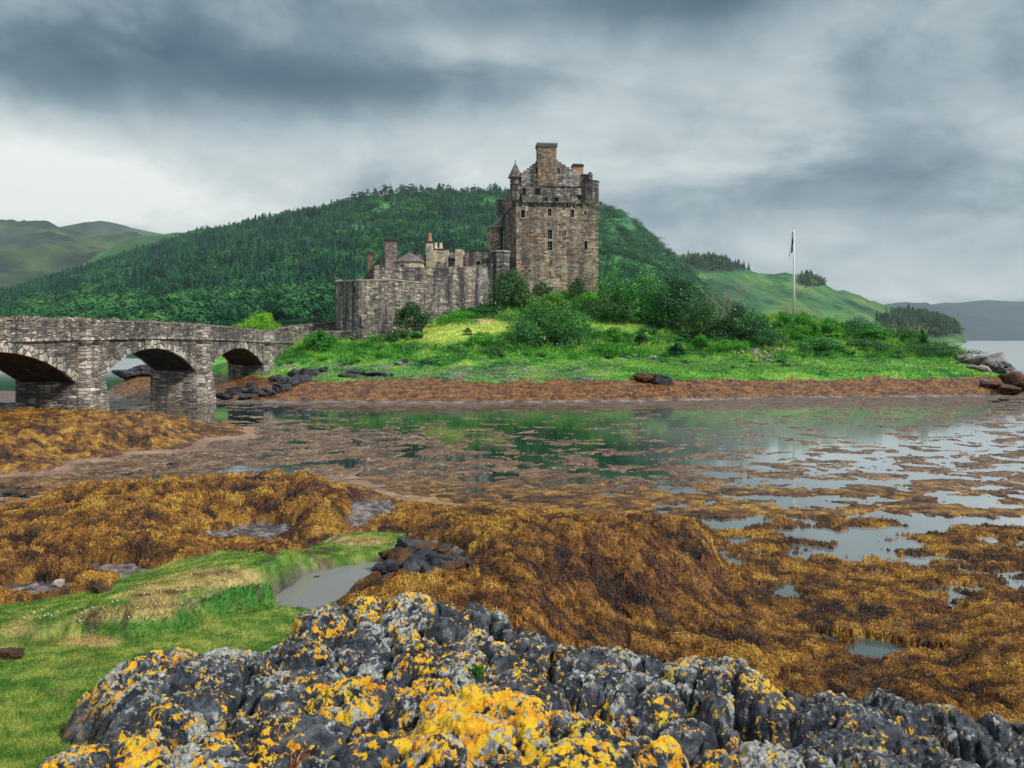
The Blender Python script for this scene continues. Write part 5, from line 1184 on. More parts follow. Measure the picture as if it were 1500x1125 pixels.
m_ = MB(); m_.box(P(1), P(14.5), .6, 1.5, zk(365.5, Yc), zk(362.5, Yc), fr); o_ = m_.build('chimney_block', S_CR, cr)
for s in (3.6, 11):
    m_ = MB(); c = fr(P(s), 1.05); m_.cone(*c, zk(362.5, Yc) + .003, zk(355.5, Yc), .24, .2, 12); m_.cone(*c, zk(355.5, Yc) + .003, zk(354.3, Yc), .24, .24, 12); m_.build('chimney_pot', POTC, o_, smooth=False)
# ---- tall cream chimney
tcn = empty('tall_chimney', (*p2(629, 113), 12), 'tall slim cream chimney with one terracotta pot', 'chimney')
fr = frame(624, 112.6, R(2)); m_ = MB(); m_.box(0, P(10), 0, 1.0, 10, zk(358.5), fr); m_.build('stack', S_CR, tcn)
m_ = MB(); m_.box(-.08, P(10) + .08, -.08, 1.08, zk(358.5) + .003, zk(356.3), fr); m_.build('cap', S_CAP, tcn)
m_ = MB(); c = fr(P(5), .5); m_.cone(*c, zk(356.3) + .003, zk(346.5), .34, .22, 12); m_.cone(*c, zk(346.5) + .003, zk(344), .27, .25, 12); m_.build('chimney_pot', POT, tcn)
# ---- round house
rh = empty('round_house', (*p2(600, 113), 12), 'low cream round house with a pointed slate roof inside the castle walls', 'building')
c = p2(600.5, 113.2); m_ = MB(); m_.cone(*c, 10, zk(383.5, 111), 2.05, 2.05, 12, a0=R(15)); m_.build('wall', S_CR, rh)
m_ = MB(); m_.cone(*c, zk(384, 111), zk(382.2, 111), 2.15, 2.28, 12, a0=R(15)); m_.build('eaves_band', S_TR, rh)
m_ = MB(); m_.cone(*c, zk(382.2, 111) + .003, zk(368.5, 113), 2.3, 0, 12, a0=R(15)); m_.build('roof', S_SL2, rh)
fr = frame(585, 111.25, R(-12)); o_ = window(rh, fr, 0, P(7.5), zk(394, 111.5), zk(388, 111.5), .06, 0, name='window')
m_ = MB(); fr = frame(621, 113.5); m_.box(0, P(4.5), 0, 1.5, 10, zk(377), fr); m_.box(-.1, P(4.5), -.1, 1.6, zk(377) + .003, zk(374.5), fr); m_.build('link_wall', S_KD, rh)
# ---- small stepped gable between the round house and the cream range
sg = empty('stepped_gable_house', (*p2(612, 117), 10), 'small grey stepped gable rising behind the round house', 'building')
fr = frame(603, 117.5, R(2)); P = lambda n: px(n, 117.5); m_ = MB(); ze, zr2 = zk(384, 117.5), zk(371, 117.5); m_.box(0, P(20), 0, 5, 10, ze, fr)
for i in range(5): m_.box(P(10) * i / 5, P(20) - P(10) * i / 5, 0, .6, ze + (zr2 - ze) * i / 5 + .003, ze + (zr2 - ze) * (i + 1) / 5, fr)
m_.build('wall', S_KD, sg)
m_ = MB(); m_.add([(*fr(.05, .62), ze + .01), (*fr(P(20) - .05, .62), ze + .01), (*fr(P(20) - .05, 5), ze + .01), (*fr(.05, 5), ze + .01), (*fr(P(10), .62), zr2 - .25), (*fr(P(10), 5), zr2 - .25)], [(0, 4, 5, 3), (1, 2, 5, 4), (0, 1, 4), (2, 3, 5)]); m_.build('roof', S_SL, sg)
# ---- gabled house with crow steps
gh = empty('gabled_house', (*p2(567, 119), 8), 'dark crow stepped gable house with a broad stone chimney behind the front bastion', 'building')
fr = frame(534, 117, R(4)); P = lambda n: px(n, 117); m_ = MB(); zE2 = zk(408, 117); zR2 = zk(364, 117); Wg = P(66)
m_.box(0, Wg, 0, 8, 8, zE2, fr); ns = 11
for i in range(ns):
    z0_, z1_ = zE2 + (zR2 - zE2) * i / ns + .003, zE2 + (zR2 - zE2) * (i + 1) / ns; a, b = Wg / 2 * i / ns, Wg - Wg / 2 * i / ns
    m_.box(a, b, 0, .7, z0_, z1_, fr)
m_.build('wall', S_DK2 := m_stone('dark gable stone', [(.035, .035, .045), (.07, .065, .07), (.14, .12, .12)], 2.6, 4.6, (.05, .05, .055), .7, (.02, .022, .03), .15, .9, .7), gh)
m_ = MB(); v6 = [(*fr(.1, .72), zE2 + .01), (*fr(Wg - .1, .72), zE2 + .01), (*fr(Wg - .1, 8.2), zE2 + .01), (*fr(.1, 8.2), zE2 + .01), (*fr(Wg / 2, .72), zR2 - .35), (*fr(Wg / 2, 8.2), zR2 - .35)]
m_.add(v6, [(0, 4, 5, 3), (1, 2, 5, 4), (0, 1, 4), (2, 3, 5)]); m_.build('roof', S_SL2, gh)
m_ = MB(); m_.box(P(29.5), P(46), -.12, 1.3, 11, zk(352.5, 117), fr); o_ = m_.build('chimney_stack', m_stone('mottled chimney stone', [(.13, .10, .09), (.26, .19, .16), (.42, .34, .30)], 3.2, 6, (.22, .19, .17), .2, (.06, .05, .06), 0, .8, .2), gh)
m_ = MB(); m_.box(P(28.3), P(47.2), -.25, 1.43, zk(352.5, 117) + .003, zk(350, 117), fr); m_.build('chimney_cap', S_CAP, o_)
m_ = MB(); m_.box(P(3.5), P(10.3), 1.0, 1.7, 10, zk(370.5, 117), fr); o_ = m_.build('chimney_stack', S_CH, gh)
m_ = MB(); m_.box(P(2.8), P(11), .93, 1.77, zk(370.5, 117) + .003, zk(368, 117), fr); m_.build('chimney_cap', S_CAP, o_)

# ---- approach walls, steps and path by the castle gate
def wallrun(name, pts, th, label, mat=S_BR, cat='wall'):
    root = empty(name, (pts[0][0], pts[0][1], pts[0][2]), label, cat); m_ = MB(); c = MB()
    for (x0, y0, b0, t0), (x1, y1, b1, t1) in zip(pts[:-1], pts[1:]):
        l = math.hypot(x1 - x0, y1 - y0); nx, ny = -(y1 - y0) / l * th, (x1 - x0) / l * th
        m_.hexa([(x0, y0, b0), (x1, y1, b1), (x1 + nx, y1 + ny, b1), (x0 + nx, y0 + ny, b0)], [(x0, y0, t0), (x1, y1, t1), (x1 + nx, y1 + ny, t1), (x0 + nx, y0 + ny, t0)])
        k = 0.0
        while k < l - .1:
            w_ = min(rb.uniform(.3, .6), l - k); q0, q1 = k / l, (k + w_ - .02) / l; j = rb.uniform(-.03, .06)
            X = lambda q: x0 + (x1 - x0) * q; Yq = lambda q: y0 + (y1 - y0) * q; Zq = lambda q: t0 + (t1 - t0) * q + .003
            c.hexa([(X(q0) - nx * .1, Yq(q0) - ny * .1, Zq(q0)), (X(q1) - nx * .1, Yq(q1) - ny * .1, Zq(q1)), (X(q1) + nx * 1.1, Yq(q1) + ny * 1.1, Zq(q1)), (X(q0) + nx * 1.1, Yq(q0) + ny * 1.1, Zq(q0))],
                   [(X(q0), Yq(q0), Zq(q0) + .12 + j), (X(q1), Yq(q1), Zq(q1) + .12 + j), (X(q1) + nx, Yq(q1) + ny, Zq(q1) + .13 + j), (X(q0) + nx, Yq(q0) + ny, Zq(q0) + .13 + j)])
            k += w_
    m_.build('wall_body', mat, root); c.build('coping', S_COP, root); return root
q = lambda u, v, Y: at(u, v, Y)
wallrun('approach_wall', [(XE, 98.5, 3.0, 6.0), (*p2(470, 99.6), 3.6, zk(486, 99.6)), (*p2(500, 100.4), 4.0, zk(486, 100.4)), (*p2(526, 99.2), 4.2, zk(486.5, 99.2))], .45, 'dark low stone wall with pale coping between the bridge end and the steps')
wallrun('far_approach_wall', [(*p2(403, 101.0), 4.0, zk(484, 101)), (*p2(430, 105), 4.5, zk(478.5, 105)), (*p2(462, 108), 5, zk(475.5, 108)), (*p2(496, 110), 5, zk(471.5, 110))], .45, 'rising stone wall on the far side of the castle approach road')
gp_ = empty('gate_pillar', (*p2(528.5, 98.8), 4.5), 'squat dark stone pillar at the foot of the bastion by the steps', 'pillar')
m_ = MB(); P_ = p2(528.5, 98.8); m_.box(P_[0] - .28, P_[0] + .28, P_[1] - .3, P_[1] + .3, 4, zk(478.5, 98.8)); m_.build('shaft', S_KD, gp_)
m_ = MB(); m_.box(P_[0] - .34, P_[0] + .34, P_[1] - .36, P_[1] + .36, zk(478.5, 98.8) + .003, zk(477, 98.8)); m_.build('cap', S_CAP, gp_)
stp = empty('stone_steps', (*p2(525, 96.5), 3.5), 'dark flight of stone steps going down from the castle gate to the grass', 'steps')
for k, (u0, u1, v0) in enumerate(((499, 532, 502.5), (499, 538, 505.5), (505, 546, 508.7), (518, 553, 512))):
    a = p2(u0, 97.5 - k * .4); b = p2(u1, 97.5 - k * .4); m_ = MB(); m_.box(a[0], b[0], a[1] - .2, a[1] + 1.6, 2.6, zk(v0, 97.5 - k * .4)); m_.build('step', S_KD, stp, bevel=.03)
me = bpy.data.meshes.new('path'); pts = [p2(u, Y) for u, Y in ((488, 101.5), (528, 100.2), (566, 100.5), (566, 102), (530, 101.9), (505, 104), (470, 105))]
def gz_at(x, y): return float(sample(Z, np.array([x]), np.array([y]))[0])
path_pts = [(x, y, max(gz_at(x, y), 0) + .10) for x, y in pts]
me.from_pydata(path_pts, [], [list(range(len(pts)))]); me.materials.append(m_plain('pale gravel path', (.52, .46, .42), .95, .15, 3)); o = bpy.data.objects.new('path', me); COL.objects.link(o); tag(o, kind='structure')
print('castle', time.time() - T0)
# ================================================================== TREES, SHRUBS, ROCKS, FLAGPOLE
def foliage(lobes, n, size, cols, r, flowers=0, spiky=0.0):
    """many small leaf faces through the volume of a set of ellipsoid lobes"""
    L = np.array(lobes, float); wgt = (L[:, 3] * L[:, 4]) ** 1.0; wgt /= wgt.sum()
    i = r.choice(len(L), n, p=wgt); d = r.normal(size=(n, 3)); d /= np.linalg.norm(d, axis=1)[:, None]
    d[:, 2] = np.where(d[:, 2] < -.55, -d[:, 2], d[:, 2])
    # clumps: directions pulled towards twig ends
    nt_ = 26; tw_ = r.normal(size=(len(L), nt_, 3)); tw_ /= np.linalg.norm(tw_, axis=2)[:, :, None]
    k = r.integers(0, nt_, n); tdir = tw_[i, k]; d2 = d * .42 + tdir * .85; d2 /= np.linalg.norm(d2, axis=1)[:, None]
    d2[:, 2] = np.where(d2[:, 2] < -.5, -d2[:, 2] * .6, d2[:, 2])
    far = r.uniform(.80, 1.12, (len(L), nt_))[i, k] * (r.uniform(0, 1, n) ** .28)
    P = L[i, :3] + d2 * np.stack([L[i, 3], L[i, 3], L[i, 4]], 1) * far[:, None]
    nrm = d2 * .7 + r.normal(size=(n, 3)) * .6 + np.array([0, 0, .3]); nrm /= np.linalg.norm(nrm, axis=1)[:, None]
    a = np.cross(nrm, r.normal(size=(n, 3))); a /= np.linalg.norm(a, axis=1)[:, None]; b = np.cross(nrm, a)
    s = (size * r.uniform(.6, 1.35, n))[:, None]; e = 1 + spiky
    V = np.stack([P - a * s * .5 * e, P - b * s * .28, P + a * s * .5 * e, P + b * s * .28], 1)
    F = np.arange(n * 4).reshape(-1, 4)
    tone = r.normal(0, .35, (len(L), nt_))[i, k] + r.normal(0, .28, n)
    C = pick(tone, [(-1, cols[0]), (0, cols[1]), (1, cols[2])])
    if flowers:
        fm = (far > .95) & (r.uniform(0, 1, n) < flowers) & (d2[:, 2] > -.1); C[fm] = np.array([.62, .64, .50])
    return V.reshape(-1, 3), F, np.repeat(C, 4, 0)
G_MID = [(.018, .075, .022), (.05, .17, .035), (.12, .30, .06)]
G_DARK = [(.008, .045, .022), (.025, .115, .038), (.12, .34, .09)]
G_LIME = [(.10, .30, .02), (.22, .52, .03), (.38, .66, .06)]
G_ELD = [(.010, .09, .03), (.05, .26, .055), (.24, .56, .13)]
G_OLIVE = [(.015, .07, .025), (.05, .16, .045), (.16, .33, .08)]
G_BRI = [(.02, .17, .02), (.07, .34, .03), (.22, .55, .05)]
m_fol = m_leaf('leaves', .28, .55)
BARK = m_plain('bark', (.09, .07, .055), .9, .4, 6, 0, .5)
BARKP = m_plain('pale dead bark', (.34, .31, .27), .9, .3, 6, 0, .5)
def plant(name, label, cat, u0, u1, v0, v1, Y, cols, n=2600, size=.26, nl=9, flowers=0, kind='shrub', group=None, seed=1, depth=None, limbs=5, spiky=0, top=.0):
    r = np.random.default_rng(seed); cx = ((u0 + u1) / 2 - 750) / FP * Y; Wd = (u1 - u0) / FP * Y; zt = zk(v0, Y); gzv = gz_at(cx, Y); zb = min(zk(v1, Y), gzv + .4)
    Hh = zt - zb; dp = depth or Wd * .7
    root = empty(name, (cx, Y, gzv), label, cat, group)
    lobes = []; base = .08 if kind == 'tree' else .0
    for k in range(nl):
        fx = ((k + .5) / nl * 2 - 1) * .72 + r.normal(0, .08); fz = r.uniform(.30, .74)
        arch_ = math.sqrt(max(.1, 1 - (abs(fx)) ** 2.2)); rx_ = Wd * r.uniform(.17, .27); rz_ = Hh * r.uniform(.20, .30)
        zc = zb + base * Hh + (Hh * (1 - base)) * fz * arch_
        lobes.append((cx + fx * Wd / 2 * .95, Y + r.uniform(-.5, .5) * dp * .7, min(zc, zt - rz_), rx_, rz_))
    # bottom skirt for shrubs, top lobe reaching full height
    lobes.append((cx + r.normal(0, .06) * Wd + top * Wd, Y, zt - Hh * .27, Wd * .24, Hh * .27))
    if True:
        for k in range(5): lobes.append((cx + (k / 4 - .5) * Wd * .72, Y + r.uniform(-.3, .3) * dp, zb + Hh * (.24 if kind == 'tree' else .2), Wd * .21, Hh * .24))
    v_, f_, c_ = foliage(lobes, n, size, cols, r, flowers, spiky)
    o_ = mesh_np('crown' if kind == 'tree' else 'foliage', v_, f_, m_fol, c_, smooth=False); inparent(o_, root)
    m_ = MB(); b0 = Vector((cx, Y, gzv - .25)); tr_ = max(.05, .018 * Hh + .04)
    for k in range(limbs):
        l = lobes[int(k * len(lobes) / limbs) % len(lobes)]; e_ = Vector(l[:3]); mid = b0.lerp(e_, .45) + Vector((r.normal(0, .1) * Wd * .3, r.normal(0, .1) * dp * .3, .05 * Hh))
        m_.tube([tuple(b0 + Vector((r.normal(0, .05), r.normal(0, .05), 0))), tuple(mid), tuple(e_)], [tr_, tr_ * .65, tr_ * .25], 6)
    m_.build('trunk' if kind == 'tree' else 'stem', BARK, root)
    return root
# trees and big shrubs of the island (columns u0-u1, rows v0-v1, distance)
plant('hawthorn_bush', 'broad rounded flowering bush in the centre of the grass slope below the keep', 'bush', 733, 874, 434, 532, 94, [(.012, .08, .03), (.05, .21, .05), (.22, .46, .10)], 15000, .24, 15, .035, seed=3, limbs=8)
plant('castle_tree', 'dark leafy tree against the wall left of the keep', 'tree', 714, 786, 390, 474, 108, G_OLIVE, 9000, .25, 11, .02, 'tree', seed=4)
plant('castle_tree', 'green leafy tree beside the right foot of the keep', 'tree', 868, 925, 386, 472, 107, G_ELD, 5000, .25, 8, 0, 'tree', seed=5)
plant('elder_tree', 'tall spreading elder tree with pale flower heads, highest right of the keep', 'tree', 902, 982, 396, 484, 103, G_ELD, 9000, .24, 11, .05, 'tree', seed=6, limbs=7)
plant('elder_tree', 'dark rounded elder tree with flowers at the right end of the tree group', 'tree', 958, 1032, 402, 488, 102, G_DARK, 9000, .24, 11, .05, 'tree', seed=7, limbs=7)
plant('willow_bush', 'pale green feathery bush between the big bush and the elder trees', 'bush', 850, 925, 420, 478, 103, G_OLIVE, 5000, .2, 9, 0, seed=8)
plant('thorn_tree', 'leaning thorn tree with dark branches left of the flowering shrub', 'tree', 993, 1062, 437, 506, 98, G_OLIVE, 6500, .2, 10, .03, 'tree', seed=9, limbs=9, top=.15)
plant('elder_bush', 'dark green rounded shrub with white flowers left of the bright gorse', 'bush', 1042, 1132, 440, 518, 96, G_DARK, 10000, .22, 11, .05, seed=10)
plant('lime_tree', 'bright lime green tree behind the bridge parapet', 'tree', 346, 414, 453, 492, 118, G_LIME, 6000, .24, 10, 0, 'tree', seed=11)
plant('round_bush', 'dark round bush with pale flowers against the front bastion', 'bush', 576, 631, 441, 484, 99.5, G_DARK, 7000, .2, 10, .05, seed=12)
plant('corner_bush', 'bright green bush growing at the bridge end', 'bush', 444, 492, 479, 532, 92, [(.02, .13, .02), (.05, .27, .035), (.11, .42, .06)], 7000, .22, 10, .01, seed=13)
plant('wall_shrub', 'low leafy shrub at the foot of the curtain wall', 'shrub', 636, 722, 452, 482, 105, G_BRI, 5000, .22, 10, 0, seed=14)
plant('wall_shrub', 'deep green shrub under the dark tree by the wall', 'shrub', 668, 762, 448, 478, 106.5, G_DARK, 5000, .22, 10, 0, seed=15)
plant('lawn_bush', 'green bush below the round bush beside the dark marker', 'shrub', 560, 608, 479, 512, 96, G_OLIVE, 4500, .2, 9, .01, seed=16)
plant('lawn_bush', 'wide green bush below the lawn', 'shrub', 578, 640, 498, 538, 90, G_ELD, 6000, .2, 10, .01, seed=17)
plant('lawn_shrub', 'tiny round shrub alone on the pale lawn', 'shrub', 678, 692, 479, 494, 97, G_OLIVE, 900, .16, 5, 0, seed=18)
plant('bank_bush', 'low bush on the bank below the stone steps', 'shrub', 492, 560, 510, 540, 89, G_BRI, 5000, .2, 10, 0, seed=19)
plant('slope_bush', 'small bright bush left of the big flowering bush', 'shrub', 672, 738, 484, 520, 93, G_BRI, 5000, .2, 10, .02, seed=20)
plant('keep_bush', 'light green shrub at the base of the keep wall', 'shrub', 832, 862, 402, 442, 109.5, G_OLIVE, 2600, .2, 7, 0, seed=21)
plant('keep_bush', 'yellow green shrub between the keep and the big bush', 'shrub', 776, 836, 427, 452, 105, [(.06, .17, .02), (.14, .33, .04), (.30, .46, .08)], 4500, .2, 9, .0, seed=22)
plant('keep_bush', 'dark low scrub under the middle of the keep', 'shrub', 778, 812, 412, 432, 109.5, G_DARK, 1800, .2, 6, 0, seed=24)
plant('keep_bush', 'bright shrub right of the keep foot', 'shrub', 838, 880, 428, 456, 106, G_BRI, 3000, .2, 8, 0, seed=25)
for k, (u0, u1, v0, v1, Y, s, lab) in enumerate([
  (1130, 1166, 453, 486, 101, 31, 'bright rounded gorse bush at the foot of the flagpole'), (1160, 1196, 455, 484, 102, 32, 'bright rounded gorse bush right behind the flagpole foot'),
  (1153, 1192, 473, 500, 96, 33, 'lowest wide gorse bush in front of the flagpole'), (1183, 1203, 471, 494, 97, 34, 'narrow gorse bush between two wider ones'),
  (1200, 1228, 463, 490, 99, 35, 'lime gorse bush at the right end of the gorse group'), (1264, 1290, 476, 495, 98, 36, 'lone small gorse bush on the right slope'),
  (882, 916, 477, 502, 92, 37, 'light green grassy tussock right of the big flowering bush'), (1014, 1040, 488, 508, 91, 38, 'small light tussock in front of the thorn tree'),
  (930, 948, 486, 503, 94, 39, 'dark round tussock under the elder trees'), (980, 1004, 500, 522, 88, 40, 'dark leafy clump on the lower slope below the elders')]):
    plant('gorse_bush', lab, 'gorse', u0, u1, v0, v1, Y, G_DARK if 'dark' in lab else G_BRI, 2600, .17, 7, 0, seed=s, group='gorse mounds and tussocks on the slope')
for k, (u0, u1, v0, v1, Y, s, lab, c_) in enumerate([
  (1218, 1300, 462, 500, 101, 51, 'dark low scrub right of the gorse', G_DARK), (1290, 1350, 478, 508, 99, 52, 'dark scrub near the right end of the island', G_OLIVE),
  (1096, 1160, 480, 515, 93, 53, 'dark green thicket below the gorse', G_DARK), (1160, 1235, 492, 514, 92, 54, 'low green scrub above the stones', G_ELD),
  (1235, 1300, 495, 516, 92, 55, 'mid green scrub above the lower grass', G_OLIVE), (1345, 1360, 480, 512, 93, 56, 'slim upright sapling near the right shore', G_ELD),
  (640, 690, 502, 528, 90, 57, 'green scrub between the lawn and the shore', G_ELD), (540, 590, 512, 540, 88, 58, 'green scrub above the dark shore rocks', G_BRI),
  (455, 500, 520, 548, 86, 59, 'bright low growth beside the bridge abutment', G_BRI), (700, 750, 508, 532, 89, 60, 'reedy scrub at the left foot of the big bush', G_OLIVE),
  (870, 930, 500, 524, 89, 61, 'grassy scrub at the right foot of the big bush', G_BRI), (1040, 1100, 494, 520, 91, 62, 'bright scrub under the flowering shrub', G_BRI),
  (1300, 1420, 500, 520, 91, 63, 'thin grassy scrub along the right shore', G_OLIVE)]):
    plant('scrub', lab, 'scrub', u0, u1, v0, v1, Y, c_, 3600, .18, 9, 0, seed=s, group='scrub patches on the island slope', limbs=3)
# tussocks and small growth dotted over the slope: four kinds, many copies
TK = []
for k, c_ in enumerate((G_BRI, G_OLIVE, G_ELD, G_LIME)):
    r = np.random.default_rng(700 + k); lobes = [(r.normal(0, .25), r.normal(0, .25), r.uniform(.15, .5), .38, .34) for _ in range(6)]
    v_, f_, c2_ = foliage(lobes, 900, .17, c_, r, 0, .6); tm = mesh_np('foliage', v_, f_, m_fol, c2_, smooth=False); TK.append(tm.data); bpy.data.objects.remove(tm)
rt = random.Random(77)
for k in range(120):
    u = rt.uniform(425, 1410); Y = rt.uniform(83, 101) if u < 1300 else rt.uniform(86, 94)
    if 620 < u < 735 and Y > 93: continue
    if u < 560 and Y > 92: continue
    x, y = p2(u, Y); s_ = rt.uniform(.35, 1.0) * (1.3 if Y > 92 else .8); o = bpy.data.objects.new('tussock', TK[rt.choice([0, 1, 1, 2, 2, 3] if k % 3 else [1, 2])]); COL.objects.link(o)
    o.location = (x, y, gz_at(x, y) - .05); o.scale = (s_ * rt.uniform(.9, 1.6), s_, s_ * rt.uniform(.6, 1.1)); o.rotation_euler.z = rt.uniform(0, 6.28)
    tag(o, 'small leafy tussock growing in the grass of the island slope', 'tussock', 'tussocks dotted over the island slope')
# dead tree
dt = empty('dead_tree', (*p2(1076, 101), gz_at(*p2(1076, 101))), 'bare pale dead tree rising behind the flowering shrub', 'tree'); m_ = MB(); rd = random.Random(9)
def limb(p, d, L, r_, depth):
    e_ = p + d * L; m_.tube([tuple(p), tuple(p.lerp(e_, .5) + Vector((rd.uniform(-.1, .1) * L * .5, rd.uniform(-.1, .1), 0))), tuple(e_)], [r_, r_ * .8, r_ * .6], 5)
    if depth == 0: return
    for k in range(rd.choice([2, 3, 3])):
        nd = (d + Vector((rd.uniform(-.75, .75), rd.uniform(-.5, .5), rd.uniform(-.1, .45)))).normalized(); limb(e_ if k else p.lerp(e_, .7), nd, L * rd.uniform(.55, .8), r_ * .58, depth - 1)
for u, l in ((1080, 2.3), (1066, 2.0), (1052, 1.6)):
    x, y = p2(u, 101); limb(Vector((x, y, gz_at(x, y))), Vector((rd.uniform(-.15, .15), 0, 1)).normalized(), l * 1.0, .13, 5)
m_.build('branches', BARKP, dt)
# ridge pines (each its own object)
def pine_meshes(seed):
    r = np.random.default_rng(seed); lobes = []
    for k in range(r.integers(8, 11)): z = r.uniform(.18, .90); lobes.append((r.normal(0, .10) * (1.2 - z), r.normal(0, .08), z, .20 * (1.2 - z) + .07, .11))
    lobes.append((0, 0, .93, .07, .08)); return lobes, r
PM = []
for sd_ in range(6):
    lobes, r = pine_meshes(300 + sd_); v_, f_, c_ = foliage(lobes, 700, .075, [(.010, .045, .03), (.02, .075, .045), (.04, .12, .06)], r)
    crown = mesh_np('crown', v_, f_, m_fol, c_, smooth=False); m_ = MB(); m_.tube([(0, 0, -.05), (.005, 0, .5), (0, 0, .92)], [.018, .013, .004], 5); tr = m_.build('trunk', BARK)
    PM.append((crown.data, tr.data)); bpy.data.objects.remove(crown); bpy.data.objects.remove(tr)
rp = random.Random(21)
ULIST = [462, 470, 478] + [492 + 4.6 * k for k in range(53)] + [884, 892, 1003]
for k, u in enumerate(ULIST):
    u += rp.uniform(-2.5, 2.5); Y = 1500 + rp.uniform(-25, 15); zz_ = float(hsample(HM, np.array([u]), np.array([Y]))[0]); x = (u - 750) / FP * Y
    hgt = rp.uniform(13, 24) if 490 < u < 740 else rp.uniform(9, 13)
    root = empty('pine_tree', (x, Y, zz_ - 2), 'dark pine tree standing on the skyline of the wooded hill', 'tree', 'pines along the ridge')
    root.scale = (hgt * rp.uniform(.9, 1.25), hgt, hgt); root.rotation_euler.z = rp.uniform(0, 6.28)
    for nm, me in zip(('crown', 'trunk'), PM[k % 6]):
        c = bpy.data.objects.new(nm, me); COL.objects.link(c); c.parent = root
# ---- flagpole
x, y = p2(1163, 107); gzv = gz_at(x, y)
fp = empty('flagpole', (x, y, gzv), 'tall white flagpole rising from the gorse on the right of the island', 'flagpole')
m_ = MB(); m_.tube([(x, y, gzv - .2), (x, y, zk(400, 107)), (x, y, zk(335, 107))], [.17, .12, .07], 12); m_.build('pole', m_plain('white paint', (.78, .78, .74), .4, .08, 3), fp, smooth=True)
m_ = MB(); m_.cone(x, y, zk(335, 107) + .002, zk(333.4, 107), .10, .07, 10); m_.build('finial', m_plain('pole cap', (.45, .45, .42), .4, .1, 3), fp)
m_ = MB(); m_.tube([(x + .35, y - .1, gzv), (x + .10, y, zk(337, 107))], .008, 4); m_.build('halyard', m_plain('rope', (.5, .5, .48), .8, .1, 3), fp)
# limp flag: deep folds falling from the hoist
m_, t, b, _ = newmat('blue and white flag cloth'); uvn = t.nodes.new('ShaderNodeAttribute'); uvn.attribute_name = 'saltire'
t.links.new(ramp(t, uvn.outputs['Fac'], [(.45, (.02, .05, .24)), (.55, (.55, .60, .72))]), b.inputs['Base Color']); b.inputs['Roughness'].default_value = .8
nu, nv = 40, 34; z0_, z1_ = zk(339, 107), zk(374.5, 107); Vf = []; sal = []
for j in range(nv):
    for i in range(nu):
        a, b_ = i / (nu - 1), j / (nv - 1)      # a along the fly, b down the hoist
        wdt = 1.5 * (.12 + .42 * b_ ** 1.2) * (1 - .30 * math.sin(b_ * math.pi) ** 2) * (1.0 if b_ < .55 else 1.15 - .5 * abs(b_ - .8))
        xx = x - .10 - a * wdt * (.65 + .35 * math.cos(a * 9)); yy_ = y - .06 + .16 * math.sin(a * 11 + b_ * 3) * (.3 + a)
        zz_ = z0_ + (z1_ - z0_) * (b_ * (.72 + .28 * a) + .0 * a) - a * .22
        Vf.append((xx, yy_, zz_)); sal.append(1.0 if min(abs(a - b_), abs(a - 1 + b_)) < .11 else 0.0)
fo_ = mesh_np('flag', np.array(Vf), grid_faces(nv, nu), m_, None, attrs={'saltire': np.array(sal)}); so_ = fo_.modifiers.new('thick', 'SOLIDIFY'); so_.thickness = .012
tag(fo_, 'limp dark blue flag with white saltire hanging at the flagpole top', 'flag')

# ---- rocks
import bmesh
def rockmesh(name, seed, sub=4, rough=.35):
    bm = bmesh.new(); bmesh.ops.create_icosphere(bm, subdivisions=sub, radius=1.0); bm.verts.ensure_lookup_table()
    P = np.array([v.co for v in bm.verts]); n_ = P.copy()
    fa = np.random.default_rng(seed).normal(size=(14, 3)); fa /= np.linalg.norm(fa, axis=1)[:, None]; fc = 1 / np.maximum((P @ fa.T) / np.random.default_rng(seed + 1).uniform(.62, .95, 14), .5).max(1)
    d = fc + rough * .8 * fbm(P[:, 0] * 1.6 + seed * 7, P[:, 1] * 1.6 + P[:, 2] * 1.4, 5, seed, .6) + .16 * (billow(P[:, 0] * 2.5 + P[:, 2], P[:, 1] * 2.5 + seed, 3, seed + 5) - .5)
    P = n_ * d[:, None]
    for v, p in zip(bm.verts, P): v.co = p
    me = bpy.data.meshes.new(name); bm.to_mesh(me); bm.free(); me.polygons.foreach_set('use_smooth', [True] * len(me.polygons)); return me
def m_rockmat(name, stops, sc_=2.5, rough=.75):
    m, t, b, _ = newmat(name); n_ = noise(t, geopos(t), sc_, 8, .7, .3); t.links.new(ramp(t, n_, stops), b.inputs['Base Color']); b.inputs['Roughness'].default_value = rough; bump(t, b, n_, 1, .08 * 3 / sc_); return m
MR_D = m_rockmat('black shore rock', [(.3, (.012, .014, .02)), (.5, (.035, .038, .05)), (.7, (.11, .11, .12))])
MR_P = m_rockmat('pale shore stone', [(.3, (.10, .09, .09)), (.5, (.26, .22, .21)), (.7, (.50, .46, .44))], 5)
MR_G = m_rockmat('grey shore rock', [(.3, (.06, .05, .06)), (.5, (.19, .165, .18)), (.7, (.42, .38, .38))], 3)
MR_W = m_rockmat('weedy rock', [(.35, (.02, .013, .012)), (.5, (.07, .035, .02)), (.68, (.20, .09, .03))], 4)
RM = {}
for nm, mt in (('D', MR_D), ('P', MR_P), ('G', MR_G), ('W', MR_W)):
    RM[nm] = []
    for s in range(4): me = rockmesh('boulder', 400 + s * 3 + ord(nm), 4 if nm != 'P' else 3); me.materials.append(mt); RM[nm].append(me)
